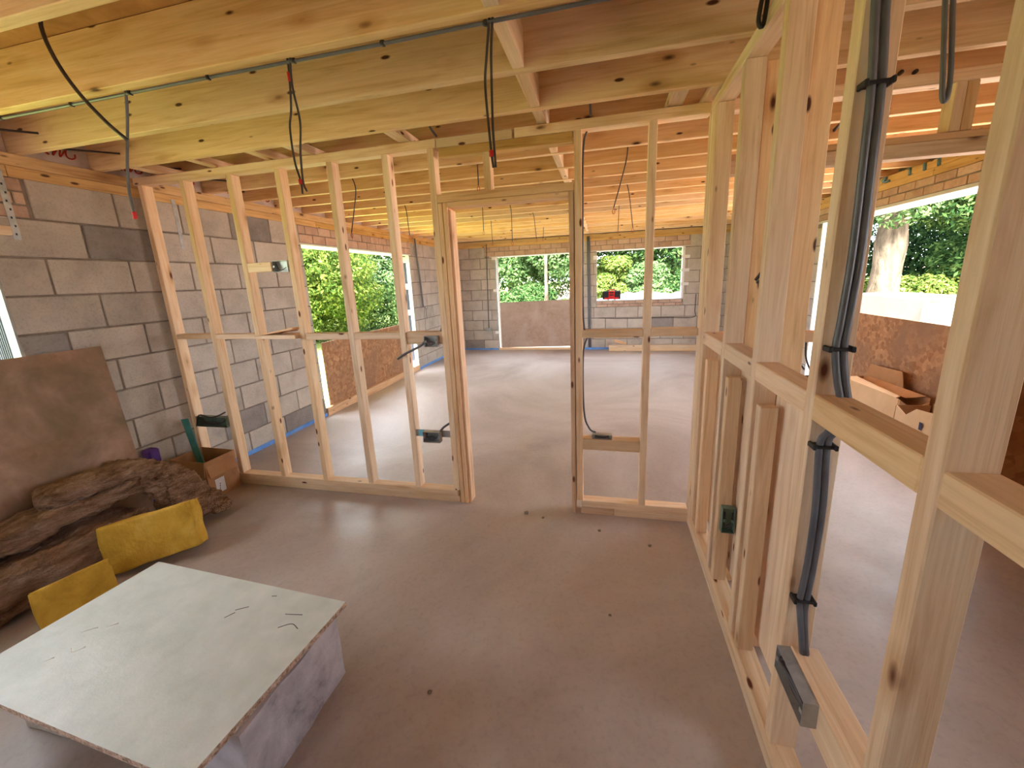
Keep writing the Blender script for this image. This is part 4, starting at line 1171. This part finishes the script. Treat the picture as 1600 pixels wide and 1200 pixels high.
GZ = 0.0
plant('bush', 'large yellow green bush filling the left opening', 'bush', (-8.2, 9.2, GZ), blobset(1, 20, 1.5, 1.6, 0.6, 3.6, 0.7, 1.15), 26000, 0.075, 'yellow', 1)
plant('bush', 'paler broad bush beside the yellow green bush in the left opening', 'bush', (-8.4, 13.2, GZ), blobset(2, 24, 1.7, 1.9, 0.6, 4.2, 0.8, 1.3), 26000, 0.085, 'pale', 2)
plant('tree', 'dark tree standing behind the bushes seen through the left opening', 'tree', (-12.5, 14.5, GZ), blobset(3, 20, 3.0, 4.2, 1.5, 7.0, 1.3, 2.2), 16000, 0.14, 'mid', 3, [(0, 0, 0.2, 4.0)])
plant('tree', 'slender pale stemmed tree seen through the far door opening', 'tree', (-2.6, 16.0, GZ), blobset(4, 22, 2.0, 1.3, 1.4, 6.5, 0.6, 1.1), 20000, 0.10, 'pale', 4, [(0.62, -2.3, 0.055, 5.5)])
plant('bush', 'low leafy bush just beyond the dusty grey board', 'bush', (-3.1, 14.2, GZ), blobset(5, 16, 2.2, 0.6, 0.3, 1.0, 0.35, 0.6), 16000, 0.075, 'mid', 5)
plant('tree', 'dark broad tree behind the slender pale stemmed tree', 'tree', (-4.8, 21.0, GZ), blobset(6, 24, 4.5, 2.2, 1.0, 8.0, 1.3, 2.3), 18000, 0.15, 'dark', 6, [(0, 0, 0.25, 5.0)])
plant('tree', 'large dark tree overhanging the rubble heap outside the far window', 'tree', (3.1, 19.5, GZ), blobset(7, 26, 3.4, 1.8, 2.2, 7.5, 1.0, 2.0), 22000, 0.13, 'mid', 7, [(0, 0.5, 0.22, 4.0)])
plant('bush', 'bright green shrub at the edge of the far window above the radio', 'bush', (0.15, 16.0, GZ), blobset(8, 14, 0.5, 0.5, 0.7, 2.0, 0.3, 0.5), 12000, 0.08, 'yellow', 8)
plant('bush', 'olive shrub in the middle of the far window behind the rubble', 'bush', (1.55, 16.4, GZ), blobset(9, 14, 0.8, 0.5, 0.6, 1.7, 0.35, 0.55), 12000, 0.08, 'pale', 9)
plant('bush', 'dusty shrub at the right edge of the far window behind the rubble', 'bush', (3.3, 16.4, GZ), blobset(10, 14, 0.8, 0.6, 0.5, 1.45, 0.35, 0.55), 12000, 0.08, 'mid', 10)
plant('tree', 'dark tree closing the view behind the far window', 'tree', (0.8, 24.0, GZ), blobset(11, 26, 6.0, 1.6, 1.0, 8.5, 1.5, 2.5), 18000, 0.16, 'dark', 11, [(0, 0, 0.3, 5)])
plant('tree', 'thick pale trunked ivy clad tree outside the right patio opening', 'tree', (7.35, 13.2, GZ), blobset(12, 14, 1.5, 1.5, 3.4, 6.5, 0.8, 1.3) + [(-0.2, -0.5, 2.7, 0.4, 0.3, 0.3), (0.2, -0.55, 2.9, 0.45, 0.3, 0.3)], 12000, 0.09, 'pale', 12, [(0, 0, 0.30, 5.5)])
plant('tree', 'full green tree beside the thick pale trunk outside the right patio opening', 'tree', (10.9, 13.6, GZ), blobset(13, 26, 2.1, 1.8, 1.0, 6.0, 0.7, 1.3), 24000, 0.10, 'mid', 13, [(-0.6, -1.2, 0.10, 3.5)])
plant('tree', 'darker tree behind the full green tree on the right', 'tree', (13.5, 19.0, GZ), blobset(14, 22, 4.4, 2.4, 0.8, 7.0, 1.3, 2.3), 16000, 0.15, 'dark', 14, [(0, 0, 0.2, 4)])
plant('bush', 'low bright bush under the trees outside the right patio opening', 'bush', (9.6, 14.6, GZ), blobset(15, 14, 1.9, 0.7, 0.4, 1.2, 0.4, 0.7), 12000, 0.08, 'yellow', 15)

# rubble heap
V, F = [], []
nx, ny = 90, 36
for i in range(nx + 1):
    for j in range(ny + 1):
        x, y = -1.6 + 7.0 * i / nx, 11.4 + 4.2 * j / ny
        e = max(0.0, math.sin(math.pi * j / ny)) ** 0.7 * max(0.0, math.sin(math.pi * i / nx)) ** 0.35
        h = 1.10 + 0.22 * mnoise.noise(Vector((x * 0.9, y * 0.9, 3))) + 0.10 * mnoise.noise(Vector((x * 3, y * 3, 1))) + 0.05 * mnoise.noise(Vector((x * 9, y * 9, 7)))
        V.append((x - 1.9, y - 13.5, h * e - 0.1))
for i in range(nx):
    for j in range(ny):
        a = i * (ny + 1) + j
        F.append((a, a + ny + 1, a + ny + 2, a + 1))
rh = link('rubble_heap', mesh_from('rubble_heap', V, F, 'soil', False), (1.9, 13.5, 0.0))
tag(rh, 'pale pinkish heap of soil and rubble outside the far window', 'rubble heap')

# wrapped pallet stack outside the right opening
pl = thing('pallet_stack', 'pale pink wrapped stack of boards outside the right patio opening', 'pallet stack', (6.4, 9.6, 0))
sheet_c = [('wrapped_boards', 5.85, 7.0, 8.75, 11.9, 0.12, 0.86, 'pink'), ('side_batten', 5.78, 5.85, 9.05, 9.14, 0.0, 0.86, 'card'), ('end_panel', 5.80, 5.86, 8.50, 9.05, 0.12, 0.80, 'card_pale'), ('wrap_patch', 5.785, 5.80, 8.50, 8.72, 0.2, 0.74, 'bluewrap'), ('pallet_base', 5.85, 7.0, 8.6, 11.9, 0.0, 0.12, 'card')]
for nm, x0, x1, y0, y1, z0, z1, mt in sheet_c:
    box(nm, x0, x1, y0, y1, z0, z1, mt, pl, 0.01)
